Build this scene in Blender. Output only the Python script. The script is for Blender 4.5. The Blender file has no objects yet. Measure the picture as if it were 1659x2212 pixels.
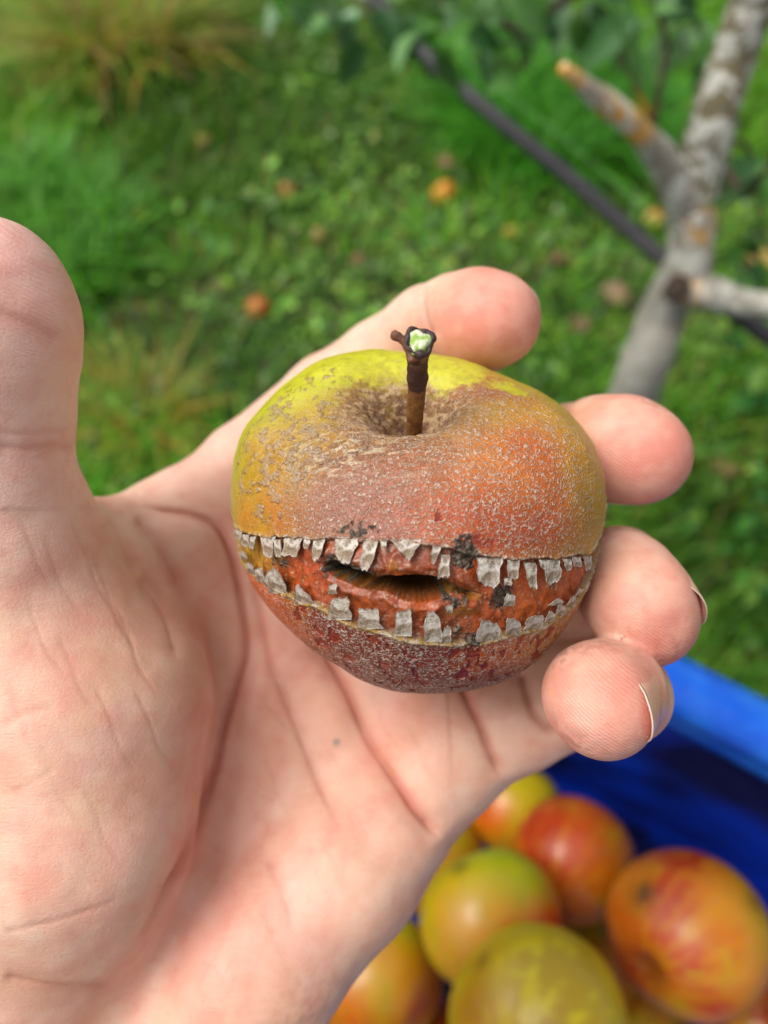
import bpy, math, random
import numpy as np
from mathutils import Vector, Matrix
from mathutils.bvhtree import BVHTree

# ------------------------------------------------------------------ camera, world, sun, exposure
S = bpy.context.scene
COL = S.collection
R = math.radians
CAM = np.array([0.0, 0.0, 1.10])
PITCH = 30.0
cam_d = bpy.data.cameras.new('camera')
cam = bpy.data.objects.new('camera', cam_d); COL.objects.link(cam)
cam.location = CAM; cam.rotation_euler = (R(PITCH), 0, 0)
cam_d.sensor_fit = 'VERTICAL'; cam_d.sensor_height = 36; cam_d.sensor_width = 27
cam_d.lens = 27; cam_d.clip_start = 0.005; cam_d.clip_end = 500
cam_d.dof.use_dof = True; cam_d.dof.focus_distance = 0.130; cam_d.dof.aperture_fstop = 9.3
S.camera = cam

W = bpy.data.worlds.new('World'); S.world = W; W.use_nodes = True
wn = W.node_tree; wn.nodes.clear()
SUN_EL, SUN_AZ = 60.0, 280.0      # azimuth measured from +y clockwise (280 = from the left)
sky = wn.nodes.new('ShaderNodeTexSky'); sky.sky_type = 'NISHITA'; sky.sun_disc = False
sky.sun_elevation = R(SUN_EL); sky.sun_rotation = R(SUN_AZ); sky.dust_density = 4.0; sky.air_density = 1.0; sky.ozone_density = 1.0
hs = wn.nodes.new('ShaderNodeHueSaturation'); hs.inputs['Saturation'].default_value = 0.18
bg = wn.nodes.new('ShaderNodeBackground'); bg.inputs['Strength'].default_value = 0.14
wo = wn.nodes.new('ShaderNodeOutputWorld')
wn.links.new(sky.outputs[0], hs.inputs['Color']); wn.links.new(hs.outputs[0], bg.inputs[0]); wn.links.new(bg.outputs[0], wo.inputs[0])
sl = bpy.data.lights.new('sun', 'SUN'); sl.energy = 1.7; sl.angle = R(36); sl.color = (1.0, 0.955, 0.89)
sun = bpy.data.objects.new('sun', sl); COL.objects.link(sun)
_d = Vector((math.sin(R(SUN_AZ))*math.cos(R(SUN_EL)), math.cos(R(SUN_AZ))*math.cos(R(SUN_EL)), math.sin(R(SUN_EL))))
sun.rotation_euler = _d.to_track_quat('Z', 'Y').to_euler(); sun.location = (0, 0, 5)
S.view_settings.view_transform = 'Standard'; S.view_settings.look = 'None'
S.view_settings.exposure = 0.38; S.view_settings.gamma = 1.0
S.render.engine = 'CYCLES'
S.cycles.use_denoising = True
S.cycles.max_bounces = 8; S.cycles.transparent_max_bounces = 8

# ------------------------------------------------------------------ helpers
F = 1659.0
CR, SR = math.cos(R(PITCH)), math.sin(R(PITCH))
RM = np.array([[1, 0, 0], [0, CR, -SR], [0, SR, CR]])     # columns: right, up, back
def cam2w(P):                       # camera axes, millimetres -> world metres
    return CAM + (np.asarray(P, dtype=np.float64)/1000.0) @ RM.T
def w2cam(P):
    return (np.asarray(P) - CAM) @ RM * 1000.0
def U(px, py, d):                   # a sight line and a distance -> a point (mm, camera axes)
    return np.array([(px-829.5)/F*d, (1106-py)/F*d, -d])
def UW(px, py, d):                  # the same in world metres, d in metres
    return cam2w(U(px, py, d*1000))
def proj(P):                        # mm camera axes -> pixels of the 1659 x 2212 view
    d = -P[..., 2]
    return 829.5 + P[..., 0]/d*F, 1106 - P[..., 1]/d*F
def ground_at(px, py, z=0.0):
    v = UW(px, py, 1.0) - CAM
    t = (z - CAM[2])/v[2]
    return CAM + v*t
def lin(r, g, b):
    f = lambda c: (c/255/12.92) if c/255 <= 0.04045 else ((c/255+0.055)/1.055)**2.4
    return np.array([f(r), f(g), f(b)])
def nrm(v):
    v = np.asarray(v, float); return v/np.linalg.norm(v)
def punch(col, k, m):             # a little more saturation; reds stay warm
    lm = col.mean(1, keepdims=True); col = np.clip(lm+(col-lm)*k, .003, 1)*m
    col[:, 1] = np.maximum(col[:, 1], .078*col[:, 0]); col[:, 2] = np.minimum(col[:, 2], np.maximum(.55*col[:, 1], .8*col[:, 1]-.02)+.25*np.abs(col[:, 0]-col[:, 1])*0+.0)
    return col
def sstep(a, b, x):
    t = np.clip((x-a)/(b-a), 0, 1); return t*t*(3-2*t)

def _hash(i, j, k, seed):
    n = (i.astype(np.int64)*73856093) ^ (j.astype(np.int64)*19349663) ^ (k.astype(np.int64)*83492791) ^ (seed*2654435761)
    n = (n ^ (n >> 13)) * 1274126177 & 0x7fffffff
    n = (n ^ (n >> 16)) * 668265263 & 0x7fffffff
    return (n & 0xffff)/65535.0
def vnoise(P, scale, seed=0):       # smooth value noise 0..1
    Q = np.asarray(P)*scale + 1000.3
    I = np.floor(Q).astype(np.int64); f = Q - I; f = f*f*(3-2*f)
    r = 0
    for dx in (0, 1):
        for dy in (0, 1):
            for dz in (0, 1):
                w = (f[:, 0] if dx else 1-f[:, 0])*(f[:, 1] if dy else 1-f[:, 1])*(f[:, 2] if dz else 1-f[:, 2])
                r = r + w*_hash(I[:, 0]+dx, I[:, 1]+dy, I[:, 2]+dz, seed)
    return r
def fbm(P, scale, seed=0, oct=4):
    r = 0; a = 0.5; t = 0
    for o in range(oct):
        r = r + a*vnoise(P, scale*2**o, seed+o*17); t += a; a *= 0.5
    return r/t

def mesh_np(name, V, Fc, mat=None, parent=None, smooth=True, attrs=None, loc=None):
    """V world metres (n,3); Fc (m,k) int; attrs {name: (n,3) or (n,)} ; loc = object origin in world"""
    V = np.asarray(V, np.float64)
    if loc is None: loc = V.mean(0) if parent is None else np.zeros(3)
    loc = np.asarray(loc, float)
    me = bpy.data.meshes.new(name)
    Fc = np.asarray(Fc, np.int32)
    k = Fc.shape[1]
    me.vertices.add(len(V)); me.vertices.foreach_set('co', (V-loc).astype(np.float32).ravel())
    me.loops.add(Fc.size); me.loops.foreach_set('vertex_index', Fc.ravel())
    me.polygons.add(len(Fc))
    me.polygons.foreach_set('loop_start', np.arange(0, Fc.size, k, dtype=np.int32))
    me.polygons.foreach_set('loop_total', np.full(len(Fc), k, np.int32))
    me.update(calc_edges=True); me.validate()
    me.polygons.foreach_set('use_smooth', np.full(len(me.polygons), smooth, bool))
    for an, a in (attrs or {}).items():
        a = np.asarray(a, np.float32)
        if a.ndim == 1:
            at = me.attributes.new(an, 'FLOAT', 'POINT'); at.data.foreach_set('value', a)
        else:
            at = me.attributes.new(an, 'FLOAT_COLOR', 'POINT')
            at.data.foreach_set('color', np.concatenate([a, np.ones((len(a), 1), np.float32)], 1).ravel())
    if mat: me.materials.append(mat)
    o = bpy.data.objects.new(name, me); COL.objects.link(o)
    if parent is not None:
        o.parent = parent; w = Vector((0, 0, 0)); q = parent
        while q is not None: w = w + q.location; q = q.parent
        o.location = Vector(loc) - w
    else:
        o.location = loc
    return o
def empty(name, loc):
    o = bpy.data.objects.new(name, None); COL.objects.link(o); o.location = loc; o.empty_display_size = 0.02
    return o
def tag(o, label=None, cat=None, group=None, kind=None):
    if label: o['label'] = label
    if cat: o['category'] = cat
    if group: o['group'] = group
    if kind: o['kind'] = kind
    return o
def grid_faces(nu, nv, wrap_u=False, off=0):
    """vertices indexed i*nv+j, i along u; returns quads"""
    i = np.arange(nu if wrap_u else nu-1); j = np.arange(nv-1)
    I, J = np.meshgrid(i, j, indexing='ij'); I2 = (I+1) % nu
    return np.stack([I*nv+J, I2*nv+J, I2*nv+J+1, I*nv+J+1], -1).reshape(-1, 4)+off
def frame_of(t, ref=(0.13, 0.2, 0.97)):
    t = nrm(t); r = np.array(ref, float)
    if abs(t@r) > 0.95: r = np.array([1.0, 0.1, 0.0])
    a = nrm(np.cross(r, t)); b = np.cross(t, a); return a, b
def spline(pts, n):
    """Catmull-Rom through rows of pts (any number of columns)"""
    P = np.asarray(pts, float); P = np.vstack([2*P[0]-P[1], P, 2*P[-1]-P[-2]])
    out = []
    m = len(P)-3
    for q in np.linspace(0, m-1e-6, n):
        i = int(q); t = q-i; a, b, c, d = P[i:i+4]
        out.append(0.5*((2*b)+(c-a)*t+(2*a-5*b+4*c-d)*t*t+(3*b-a-3*c+d)*t**3))
    return np.array(out)
def tube_np(pts, rad, seg=16, n=None, lump=0.0, lscale=60, seed=0, caps=True):
    """returns V (world m), F quads; pts world metres"""
    Q = np.column_stack([np.asarray(pts, float), np.asarray(rad, float)])
    if n: Q = spline(Q, n)
    P, r = Q[:, :3], Q[:, 3]
    T = np.gradient(P, axis=0)
    a, b = frame_of(T[0]); V = []
    for i in range(len(P)):
        t = nrm(T[i]); a = nrm(a - (a@t)*t); b = np.cross(t, a)
        th = np.arange(seg)/seg*2*math.pi
        V.append(P[i]+r[i]*(np.cos(th)[:, None]*a+np.sin(th)[:, None]*b))
    V = np.array(V)
    if lump:
        N = V - P[:, None, :]; fl = V.reshape(-1, 3)
        k = (fbm(fl, lscale, seed, 3)-0.5)*2*lump
        V = (P[:, None, :] + N*(1+k.reshape(len(P), seg, 1)))
    V = V.reshape(-1, 3)
    Fq = []
    i = np.arange(len(P)-1); j = np.arange(seg); I, J = np.meshgrid(i, j, indexing='ij'); J2 = (J+1) % seg
    Fq = np.stack([I*seg+J, I*seg+J2, (I+1)*seg+J2, (I+1)*seg+J], -1).reshape(-1, 4)
    if caps:
        c0 = len(V); V = np.vstack([V, P[0], P[-1]]); L = (len(P)-1)*seg
        h = np.arange(0, seg, 2)
        e0 = np.stack([np.full(len(h), c0), (h+2) % seg, (h+1) % seg, h], -1)
        e1 = np.stack([np.full(len(h), c0+1), L+h, L+(h+1) % seg, L+(h+2) % seg], -1)
        Fq = np.vstack([Fq, e0, e1])
    return V, Fq
def join(parts):
    V = []; Fc = []; o = 0
    for v, f in parts:
        V.append(v); Fc.append(f+o); o += len(v)
    return np.vstack(V), np.vstack(Fc)

# node shorthand
class NT:
    def __init__(s, name, rough=0.5):
        s.m = bpy.data.materials.new(name); s.m.use_nodes = True; s.t = s.m.node_tree
        s.b = s.t.nodes['Principled BSDF']; s.b.inputs['Roughness'].default_value = rough
    def n(s, ty, **kw):
        x = s.t.nodes.new('ShaderNode'+ty)
        for k, v in kw.items():
            if k in x.inputs: x.inputs[k].default_value = v
            else: setattr(x, k, v)
        return x
    def l(s, a, b): s.t.links.new(a, b)
    def put(s, key, v):
        i = s.b.inputs[key]
        if hasattr(v, 'links'): s.l(v, i)
        else: i.default_value = v
    def attr(s, name): return s.n('Attribute', attribute_name=name)
    def coord(s): return s.n('TexCoord').outputs['Object']
    def noise(s, scale, detail=3, rough=0.5, dist=0.0, vec=None):
        x = s.n('TexNoise', Scale=scale, Detail=detail, Roughness=rough, Distortion=dist)
        if vec is None: vec = s.coord()
        s.l(vec, x.inputs['Vector']); return x.outputs['Fac']
    def map(s, scale=(1, 1, 1), rot=(0, 0, 0), vec=None):
        x = s.n('Mapping'); x.inputs['Scale'].default_value = scale; x.inputs['Rotation'].default_value = rot
        s.l(vec if vec is not None else s.coord(), x.inputs['Vector']); return x.outputs[0]
    def math(s, op, a, b=None, c=None, clamp=False):
        x = s.n('Math', operation=op); x.use_clamp = clamp
        for i, v in enumerate((a, b, c)):
            if v is None: continue
            if hasattr(v, 'links'): s.l(v, x.inputs[i])
            else: x.inputs[i].default_value = v
        return x.outputs[0]
    def range(s, v, a, b, c=0.0, d=1.0):
        x = s.n('MapRange'); x.inputs[1].default_value = a; x.inputs[2].default_value = b; x.inputs[3].default_value = c; x.inputs[4].default_value = d
        s.l(v, x.inputs[0]); return x.outputs[0]
    def mix(s, f, a, b, blend='MIX'):
        x = s.n('Mix', data_type='RGBA', blend_type=blend)
        for i, v in ((0, f), (6, a), (7, b)):
            if hasattr(v, 'links'): s.l(v, x.inputs[i])
            else: x.inputs[i].default_value = v if i == 0 else tuple(v)[:3]+(1,)
        return x.outputs[2]
    def bump(s, h, dist, strength=1.0, normal=None):
        x = s.n('Bump'); x.inputs['Distance'].default_value = dist; x.inputs['Strength'].default_value = strength
        s.l(h, x.inputs['Height'])
        if normal is not None: s.l(normal, x.inputs['Normal'])
        return x.outputs[0]
# ------------------------------------------------------------------ the split apple in the hand (millimetres, camera axes)
AC = U(905, 1128, 156.0); AR = 37.0
AZ = nrm([-0.12, 0.766, 0.643])
AX = nrm(np.array([1.0, 0, 0]) - AZ[0]*AZ); AB = np.cross(AZ, AX)
SIL = np.array([(790,753),(860,755),(960,768),(1070,800),(1150,835),(1210,870),(1260,920),(1290,970),(1307,1040),(1309,1100),(1300,1170),(1280,1235),
 (1248,1310),(1200,1388),(1140,1445),(1070,1480),(1000,1497),(930,1500),(850,1490),(770,1460),(700,1420),(630,1370),(580,1320),(545,1270),(517,1195),
 (503,1130),(498,1060),(505,990),(530,920),(580,860),(650,800),(720,766)], float)
def apple_base(lat, lon):
    """unit-free profile: latitude and longitude (radians) -> local x, y(back), z"""
    ph = math.pi/2 - lat
    rho = AR*np.sin(ph)**0.92*(1+0.02*np.cos(5*lon+0.6)*np.sin(ph))
    z = 31.0*np.cos(ph)*(1+0.10*np.sin(ph)**2)
    z = z + np.where(lat < 0, -0.6*np.sin(ph), 0)
    # narrower towards the calyx
    rho = rho*(1-0.10*sstep(0.0, 1.4, -lat))
    top = (lat > 0)
    gx = rho*np.sin(lon)-1.0; gy = rho*np.cos(lon)
    z = z - top*(15.0*np.exp(-((gx**2+gy**2)/6.0**2)**0.9) + 2.4*np.exp(-(rho/14.0)**2))
    z = z + (~top)*7*np.exp(-(rho/6.0)**2)
    z = z + 1.5*np.exp(-(((lon-1.0)/0.7)**2+((lat-0.75)/0.3)**2))     # higher shoulder on one side
    # a shallow saddle in front of the stem
    z = z - 1.3*np.exp(-(((lon+0.25)/0.35)**2+((lat-0.82)/0.16)**2))
    return rho*np.sin(lon), -rho*np.cos(lon), z
def apple_local(lat, lon):
    x, y, z = apple_base(lat, lon)
    return x[..., None]*AX + y[..., None]*AB + z[..., None]*AZ
SA = np.linspace(-math.pi, math.pi, 73); SF = np.ones(73)
_c2 = np.array([proj(AC)[0], proj(AC)[1]], float)
_ta = np.arctan2(-(SIL[:, 1]-_c2[1]), SIL[:, 0]-_c2[0]); _tr = np.hypot(SIL[:, 0]-_c2[0], SIL[:, 1]-_c2[1])
_o = np.argsort(_ta); TR = np.interp(SA, _ta[_o], _tr[_o], period=2*math.pi)
def apple_deform(o):
    al = np.arctan2(o[..., 1], o[..., 0]); rr = np.hypot(o[..., 0], o[..., 1])
    f = 1 + (np.interp(al, SA, SF)-1)*sstep(0.2, 0.95, rr/AR)
    q = o.copy(); q[..., 0] *= f; q[..., 1] *= f; return q
def apple_pt(lat, lon): return AC + apple_deform(apple_local(lat, lon))
_la, _lo = np.meshgrid(np.linspace(-1.55, 1.55, 160), np.linspace(-math.pi, math.pi, 240), indexing='ij')
for _it in range(10):
    Pq = apple_pt(_la, _lo).reshape(-1, 3); qx, qy = proj(Pq)
    a = np.arctan2(-(qy-_c2[1]), qx-_c2[0]); r = np.hypot(qx-_c2[0], qy-_c2[1])
    b = np.clip(np.round((a+math.pi)/(2*math.pi)*72).astype(int), 0, 72); m = np.zeros(73); np.maximum.at(m, b, r)
    m[0] = m[72] = max(m[0], m[72])
    g = TR/m; g = np.convolve(np.r_[g[-4:-1], g, g[1:4]], [.05, .1, .2, .3, .2, .1, .05], 'valid')
    SF = SF*g; SF[0] = SF[72]
print('apple silhouette factors', SF.min().round(3), SF.max().round(3))
_nl, _nn = 260, 420
_lat = np.linspace(-1.5, 1.5, _nl); _lon = np.linspace(-math.pi, math.pi, _nn)
_G = apple_pt(*np.meshgrid(_lat, _lon, indexing='ij'))
_gf = grid_faces(_nl, _nn)
ABVH = BVHTree.FromPolygons([tuple(v) for v in _G.reshape(-1, 3)], [tuple(f) for f in _gf.tolist()])
def apple_hit(px, py):
    d = U(px, py, 1.0); h = ABVH.ray_cast(Vector((0, 0, 0)), Vector(d).normalized())
    if h[0] is None:
        h = ABVH.find_nearest(Vector(U(px, py, 152)))
    p = np.array(h[0]); n = np.array(h[1])
    if n@(p-AC) < 0: n = -n
    f = _gf[h[2]]; i = f//_nn; j = f % _nn
    w = 1/(np.linalg.norm(_G[i, j]-p, axis=1)+1e-3); w /= w.sum()
    return p, n, float((_lat[i]*w).sum()), float((_lon[j]*w).sum())
def c2(x, y): return 466.3+x*.5291, 1097.2+y*.5291         # measuring grid over the mouth
def c1(x, y): return 466.3+x*.5291, 658.3+y*.5291          # measuring grid over the whole apple
def lonlat(pts):
    L = np.array([apple_hit(*p)[2:4][::-1] for p in pts]); return L[np.argsort(L[:, 0])]
UP = lonlat([(506,1130)]+[c2(*p) for p in [(110,95),(180,118),(300,120),(400,130),(490,125),(610,135),(710,130),(880,150),(960,168),(1070,192),(1170,212),(1310,208),(1400,208),(1490,190),(1525,195)]])
LO = lonlat([(512,1190)]+[c2(*p) for p in [(150,270),(220,320),(300,358),(410,398),(540,468),(680,505),(800,535),(920,553),(1040,553),(1180,525),(1320,490),(1400,445),(1480,365)]])
ST = lonlat([c2(*p) for p in [(428,232),(460,222),(520,247),(640,288),(760,290),(880,288),(930,300),(975,322),(1040,352),(1090,360)]])
SB = lonlat([c2(*p) for p in [(428,240),(450,268),(560,322),(680,347),(760,377),(870,389),(920,374),(980,350),(1040,362),(1090,368)]])
def blob(V, pt, rmm, warp=0.25, seed=3, sq=(1, 1)):
    """soft patch on the skin around the point seen at pt; sq stretches it across / along"""
    c = apple_hit(*pt)[0]; D = V-c
    rr = np.sqrt((D[:, 0]/sq[0])**2+(D[:, 1]/sq[1])**2+(D[:, 2]/max(sq))**2)/rmm
    rr = rr+(vnoise(V, 0.22, seed)-0.5)*warp*2+(vnoise(V, 0.8, seed+5)-0.5)*warp
    return np.exp(-np.clip(rr, 0, None)**2)

def build_split_apple():
    lo = np.concatenate([np.linspace(-math.pi, -1.75, 70)[:-1], np.linspace(-1.75, 1.75, 760), np.linspace(1.75, math.pi, 70)[1:-1]])
    la = np.concatenate([np.linspace(-math.pi/2+1e-3, -0.5, 90)[:-1], np.linspace(-0.5, 0.72, 400), np.linspace(0.72, math.pi/2-1e-3, 200)[1:]])
    LO_, LA_ = np.meshgrid(lo, la, indexing='ij')
    P = apple_pt(LA_, LO_)
    du = np.roll(P, -1, 0)-np.roll(P, 1, 0); dv = np.gradient(P, axis=1)
    N = np.cross(du, dv); N /= np.linalg.norm(N, axis=2, keepdims=True)+1e-9
    s = np.sign((N*(P-AC)).sum(2, keepdims=True)).mean(); N = N*np.sign(s)
    V = P.reshape(-1, 3); N = N.reshape(-1, 3); lon = LO_.ravel(); lat = LA_.ravel()
    u = np.interp(lon, UP[:, 0], UP[:, 1]); l = np.interp(lon, LO[:, 0], LO[:, 1])
    jit = (fbm(V, 0.55, 41, 3)-0.5)*0.035
    u = u+jit; l = l+jit*1.1
    Rm = 36.0
    du_ = (u-lat)*Rm; dl_ = (lat-l)*Rm                   # mm inside the band when both positive
    fade = sstep(-2.15, -1.5, lon)*(1-sstep(1.5, 2.15, lon))
    band = sstep(-0.15, 0.35, du_)*sstep(-0.15, 0.35, dl_)*fade
    # the slit
    s1 = np.interp(lon, ST[:, 0], ST[:, 1]); s2 = np.interp(lon, SB[:, 0], SB[:, 1])
    sj = (fbm(V, 1.0, 77, 3)-0.5)*0.022
    ins = np.minimum((s1-lat)*Rm, (lat-s2)*Rm)+sj*Rm*0.6+0.42     # mm inside the opening
    x0, x1 = ST[0, 0], ST[-1, 0]
    rng = sstep(x0-0.03, x0+0.03, lon)*(1-sstep(x1-0.05, x1+0.02, lon))
    slit = sstep(-0.10, 0.35, ins)*rng
    hl, hr = lonlat([c2(700, 330)])[0, 0], lonlat([c2(950, 340)])[0, 0]
    deep = sstep(hl-0.12, hl+0.1, lon)*(1-sstep(hr-0.05, hr+0.05, lon))
    near = np.exp(-(np.clip(-ins, 0, 9)/2.6)**2)*rng*(1-slit)
    edge = sstep(0.0, 1.6, np.clip(-ins, 0, 9))
    mid = np.clip(np.minimum(du_, dl_), 0, 5)
    crumple = (fbm(V, 0.9, 11, 4)-0.5)
    h = -band*(0.95+0.05*mid) + band*near*1.0*edge
    above = sstep(0, 1.0, (lat-s1)*Rm)
    h = h + band*above*0.45*np.exp(-(((lat-s1)*Rm-3.4)/2.2)**2)*rng        # the upper lip bulges
    h = h + band*crumple*0.22 + band*(fbm(V, .35, 19, 2)-.5)*.9
    # vertical folds in the healed skin of the band
    fold = np.sin(lon*46+fbm(V, 0.3, 5, 2)*14)
    h = h + band*0.14*fold*sstep(0.3, 1.5, mid)
    lcrv = (1-deep)*(lon < (hl+hr)/2); h = h - slit*(2.0+9.5*deep+4.0*lcrv)*sstep(-0.1, 1.3-0.7*deep-.5*lcrv, ins)
    # curled-up rims of old skin on both edges of the band
    rim = np.exp(-((du_+0.25)/0.42)**2)+np.exp(-((dl_+0.25)/0.42)**2)
    rim = rim*fade*(0.2+1.0*vnoise(V, 1.1, 61))
    h = h + 0.42*rim
    # scabs of old russet on the cheek and round the stem
    scabn = fbm(V, 0.75, 21, 3)
    cheek = np.clip(blob(V, c1(190, 620), 9.0, 0.2, 31)+blob(V, c1(330, 540), 7, 0.25, 32)*0.8+blob(V, c1(250, 740), 5.5, 0.2, 33)*0.7+blob(V, c1(400, 340), 9, 0.3, 34)*0.6, 0, 1)
    scab = sstep(0.66, 0.70, scabn+0.08*cheek)*sstep(.2, .5, cheek)
    ax_d = np.linalg.norm((V-AC)-((V-AC)@AZ)[:, None]*AZ, axis=1)
    cav = np.exp(-(ax_d/9.0)**4)*(lat > 0)
    ring = np.exp(-((ax_d-9)/5.5)**2)*(lat > 0)
    flaky = blob(V, c1(560, 590), 8.5, 0.2, 36, (1.7, 0.6))
    fl = sstep(0.52, 0.62, fbm(V*np.array([0.55, 1.5, 1.5]), 0.8, 23, 3))
    h = h + 0.22*scab+0.10*(cav+ring*0.7)*sstep(0.5, 0.6, fbm(V, 1.1, 24, 2))+0.28*flaky*fl
    h = h + (fbm(V, 0.13, 8, 2)-0.5)*1.1*(1-band)
    h = h + (fbm(V, 2.2, 15, 2)-0.5)*0.10*(1-.8*band)
    V2 = V + N*h[:, None]
    # ---------------- colours
    def C(r, g, b): return lin(r, g, b)[None, :]
    col = np.repeat(C(178, 150, 40), len(V), 0)
    n1 = fbm(V, 0.16, 51, 3); n2 = fbm(V, 0.5, 52, 3); n3 = fbm(V, 1.4, 53, 3)
    def lay(c, w): nonlocal col; w = np.clip(w, 0, 1)[:, None]; col = col*(1-w)+c*w
    # green-yellow shoulder and far side
    far = sstep(-2, 12, (V-AC)@AB); lay(C(186, 186, 24), far)
    lay(C(190, 192, 16), blob(V, c1(400, 270), 15, .25, 1)*1.1)
    lay(C(198, 198, 16), blob(V, c1(720, 200), 13, .25, 2)+blob(V, c1(950, 250), 7, .3, 4)*0.8)
    lay(C(175, 178, 28), blob(V, c1(95, 640), 9, .25, 5)*0.8)
    lay(C(172, 142, 46), blob(V, c1(230, 600), 9, .3, 6)*0.9+blob(V, c1(160, 820), 8, .25, 7))
    lay(C(165, 118, 52), blob(V, c1(440, 700), 13, .3, 8))
    lay(C(184, 112, 34), blob(V, c1(260, 890), 5, .4, 9)+blob(V, c1(120, 890), 4, .3, 10)*0.6)
    lay(C(172, 140, 50), blob(V, c1(380, 640), 8, .3, 6)*.8)
    lay(C(190, 150, 60), blob(V, c1(1330, 460), 15, .2, 11))
    lay(C(206, 150, 30), blob(V, c1(1480, 700), 11, .2, 12, (0.8, 1.5)))
    lay(C(160, 118, 58), blob(V, c1(1500, 930), 8, .3, 13)*0.9)
    lay(C(160, 108, 72), blob(V, c1(860, 640), 14, .25, 14))
    lay(C(136, 78, 62), blob(V, c1(620, 840), 11, .25, 15, (1.3, 0.9)))
    lay(C(148, 94, 72), blob(V, c1(780, 760), 11, .25, 16))
    lay(C(128, 68, 58), blob(V, c1(800, 900), 9, .25, 17, (1.8, 0.7)))
    lay(C(196, 118, 66), blob(V, c1(1180, 760), 10.5, .2, 18, (1.1, 1.0)))
    lay(C(206, 134, 80), blob(V, c1(1220, 700), 7, .2, 19))
    lay(C(188, 104, 40), blob(V, c1(1330, 640), 4.2, .3, 20, (0.8, 1.8))+blob(V, c1(1370, 830), 3.5, .3, 20, (0.8, 1.8))+blob(V, c1(1250, 560), 4, .3, 20, (1.6, .8))*.8)
    lay(C(172, 84, 48), blob(V, c1(1030, 850), 8, .3, 22, (1.6, 1)))
    lay(C(164, 78, 52), blob(V, c1(1250, 950), 7, .3, 23, (1.8, .7)))
    # top: rusty patch right of the stem
    lay(C(172, 98, 46), blob(V, c1(1030, 320), 7, .3, 24, (1.7, 0.7)))
    lay(C(150, 88, 58), blob(V, c1(1120, 350), 4, .3, 25, (2, 0.7))*0.8)
    brown = np.clip(cav*1.0+ring*0.95*sstep(0.40, 0.58, n2+0.10), 0, 1)
    lay(C(138, 96, 58), brown*0.9)
    lay(C(104, 66, 42), cav*0.55); lay(C(92, 54, 36), cav*sstep(0.42, 0.55, n2)*0.8)
    lay(C(196, 168, 132), (cav*.8+ring*.8)*sstep(0.54, 0.60, fbm(V*np.array([0.6, 1.6, 1.2]), 1.0, 54, 3))*0.6)
    lay(C(206, 188, 160), flaky*1.5*sstep(.53, .60, fbm(V*np.array([0.45, 2.0, 1.6]), 0.9, 23, 3))*.5); lay(C(112, 70, 46), flaky*1.3*sstep(.50, .56, fbm(V*np.array([0.45, 2.0, 1.6]), 0.9, 29, 3))*.6)
    yw = np.clip(blob(V, c1(480, 210), 9, .2, 40, (1.5, .8))+blob(V, c1(800, 150), 12, .2, 40, (1.8, .6))+blob(V, c1(230, 330), 9, .2, 43)+blob(V, c1(95, 560), 6, .2, 44)+blob(V, c1(1210, 345), 3, .3, 45)+blob(V, c1(960, 265), 5, .3, 45), 0, 1)
    yw = np.clip(yw*1.1+(n2-.5)*.7+(n3-.5)*.9*sstep(.1, .4, yw), 0, 1); yw = sstep(.22, .85, yw); lay(C(196, 194, 18), yw*.85); lay(C(150, 128, 40), yw*sstep(.5, .62, fbm(V, .9, 48, 4))*.35)
    # under the mouth
    low = sstep(-0.3, 1.5, -dl_)*(lat < 0.6)
    lay(C(108, 34, 26), low*np.clip(blob(V, c1(830, 1450), 19, .2, 26, (1.6, 0.9))*1.6, 0, 1))
    lay(C(112, 52, 44), low*blob(V, c1(850, 1560), 9, .2, 27, (2.2, .8)))
    lay(C(196, 100, 28), low*np.clip(blob(V, c1(190, 1180), 10, .3, 28)*1.5, 0, 1))
    lay(C(176, 84, 38), low*blob(V, c1(330, 1330), 6, .4, 29))
    lay(C(178, 92, 52), low*blob(V, c1(1150, 1430), 7, .3, 30))
    lay(C(170, 112, 58), low*np.clip(blob(V, c1(1390, 1330), 8, .3, 31)*1.4, 0, 1))
    red_pale = col.copy()
    # wax / russet net
    wax = np.full(len(V), 0.45)
    def wl(v, w): nonlocal wax; wax = wax*(1-np.clip(w, 0, 1))+v*np.clip(w, 0, 1)
    wl(0.12, far); wl(0.95, blob(V, c1(850, 780), 22, .15, 3, (1.5, 1)))
    wl(0.9, blob(V, c1(1350, 650), 14, .15, 4)); wl(0.8, blob(V, c1(450, 760), 12, .2, 6))
    wl(0.10, blob(V, c1(160, 680), 9, .25, 5)*1.3); wl(0.1, blob(V, c1(150, 880), 8, .25, 5)*1.3); wl(0.12, blob(V, c1(450, 300), 14, .25, 8)); wl(0.25, cav); wl(.06, yw)
    wl(1.0, low*(1-blob(V, c1(190, 1180), 10, .3, 28)))
    # wet red windows without wax
    spots = sstep(0.575, 0.61, fbm(V*np.array([1.25, 0.8, 0.8]), 0.55, 71, 3)+0.07*(n2-0.5))
    sreg = np.clip(low*(blob(V, c1(900, 1430), 12, .2, 72, (1.6, .8))+blob(V, c1(500, 1380), 8, .2, 73)+0.35*blob(V, c1(1250, 1440), 6, .2, 75))*1.5
                   + 0.42*blob(V, c1(1060, 975), 4.5, .3, 74, (2.6, 0.6))+0.45*blob(V, c1(920, 870), 2.6, .3, 76), 0, 1)
    sreg = sreg*sstep(0.3, 0.9, -np.minimum(du_, dl_))
    spot = spots*sstep(0.25, 0.45, sreg)
    lay(C(124, 30, 14), spot*0.9); wax = wax*(1-spot)
    # band colours
    bc = np.repeat(C(146, 70, 30), len(V), 0)
    def lb(c, w): nonlocal bc; w = np.clip(w, 0, 1)[:, None]; bc = bc*(1-w)+c*w
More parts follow.
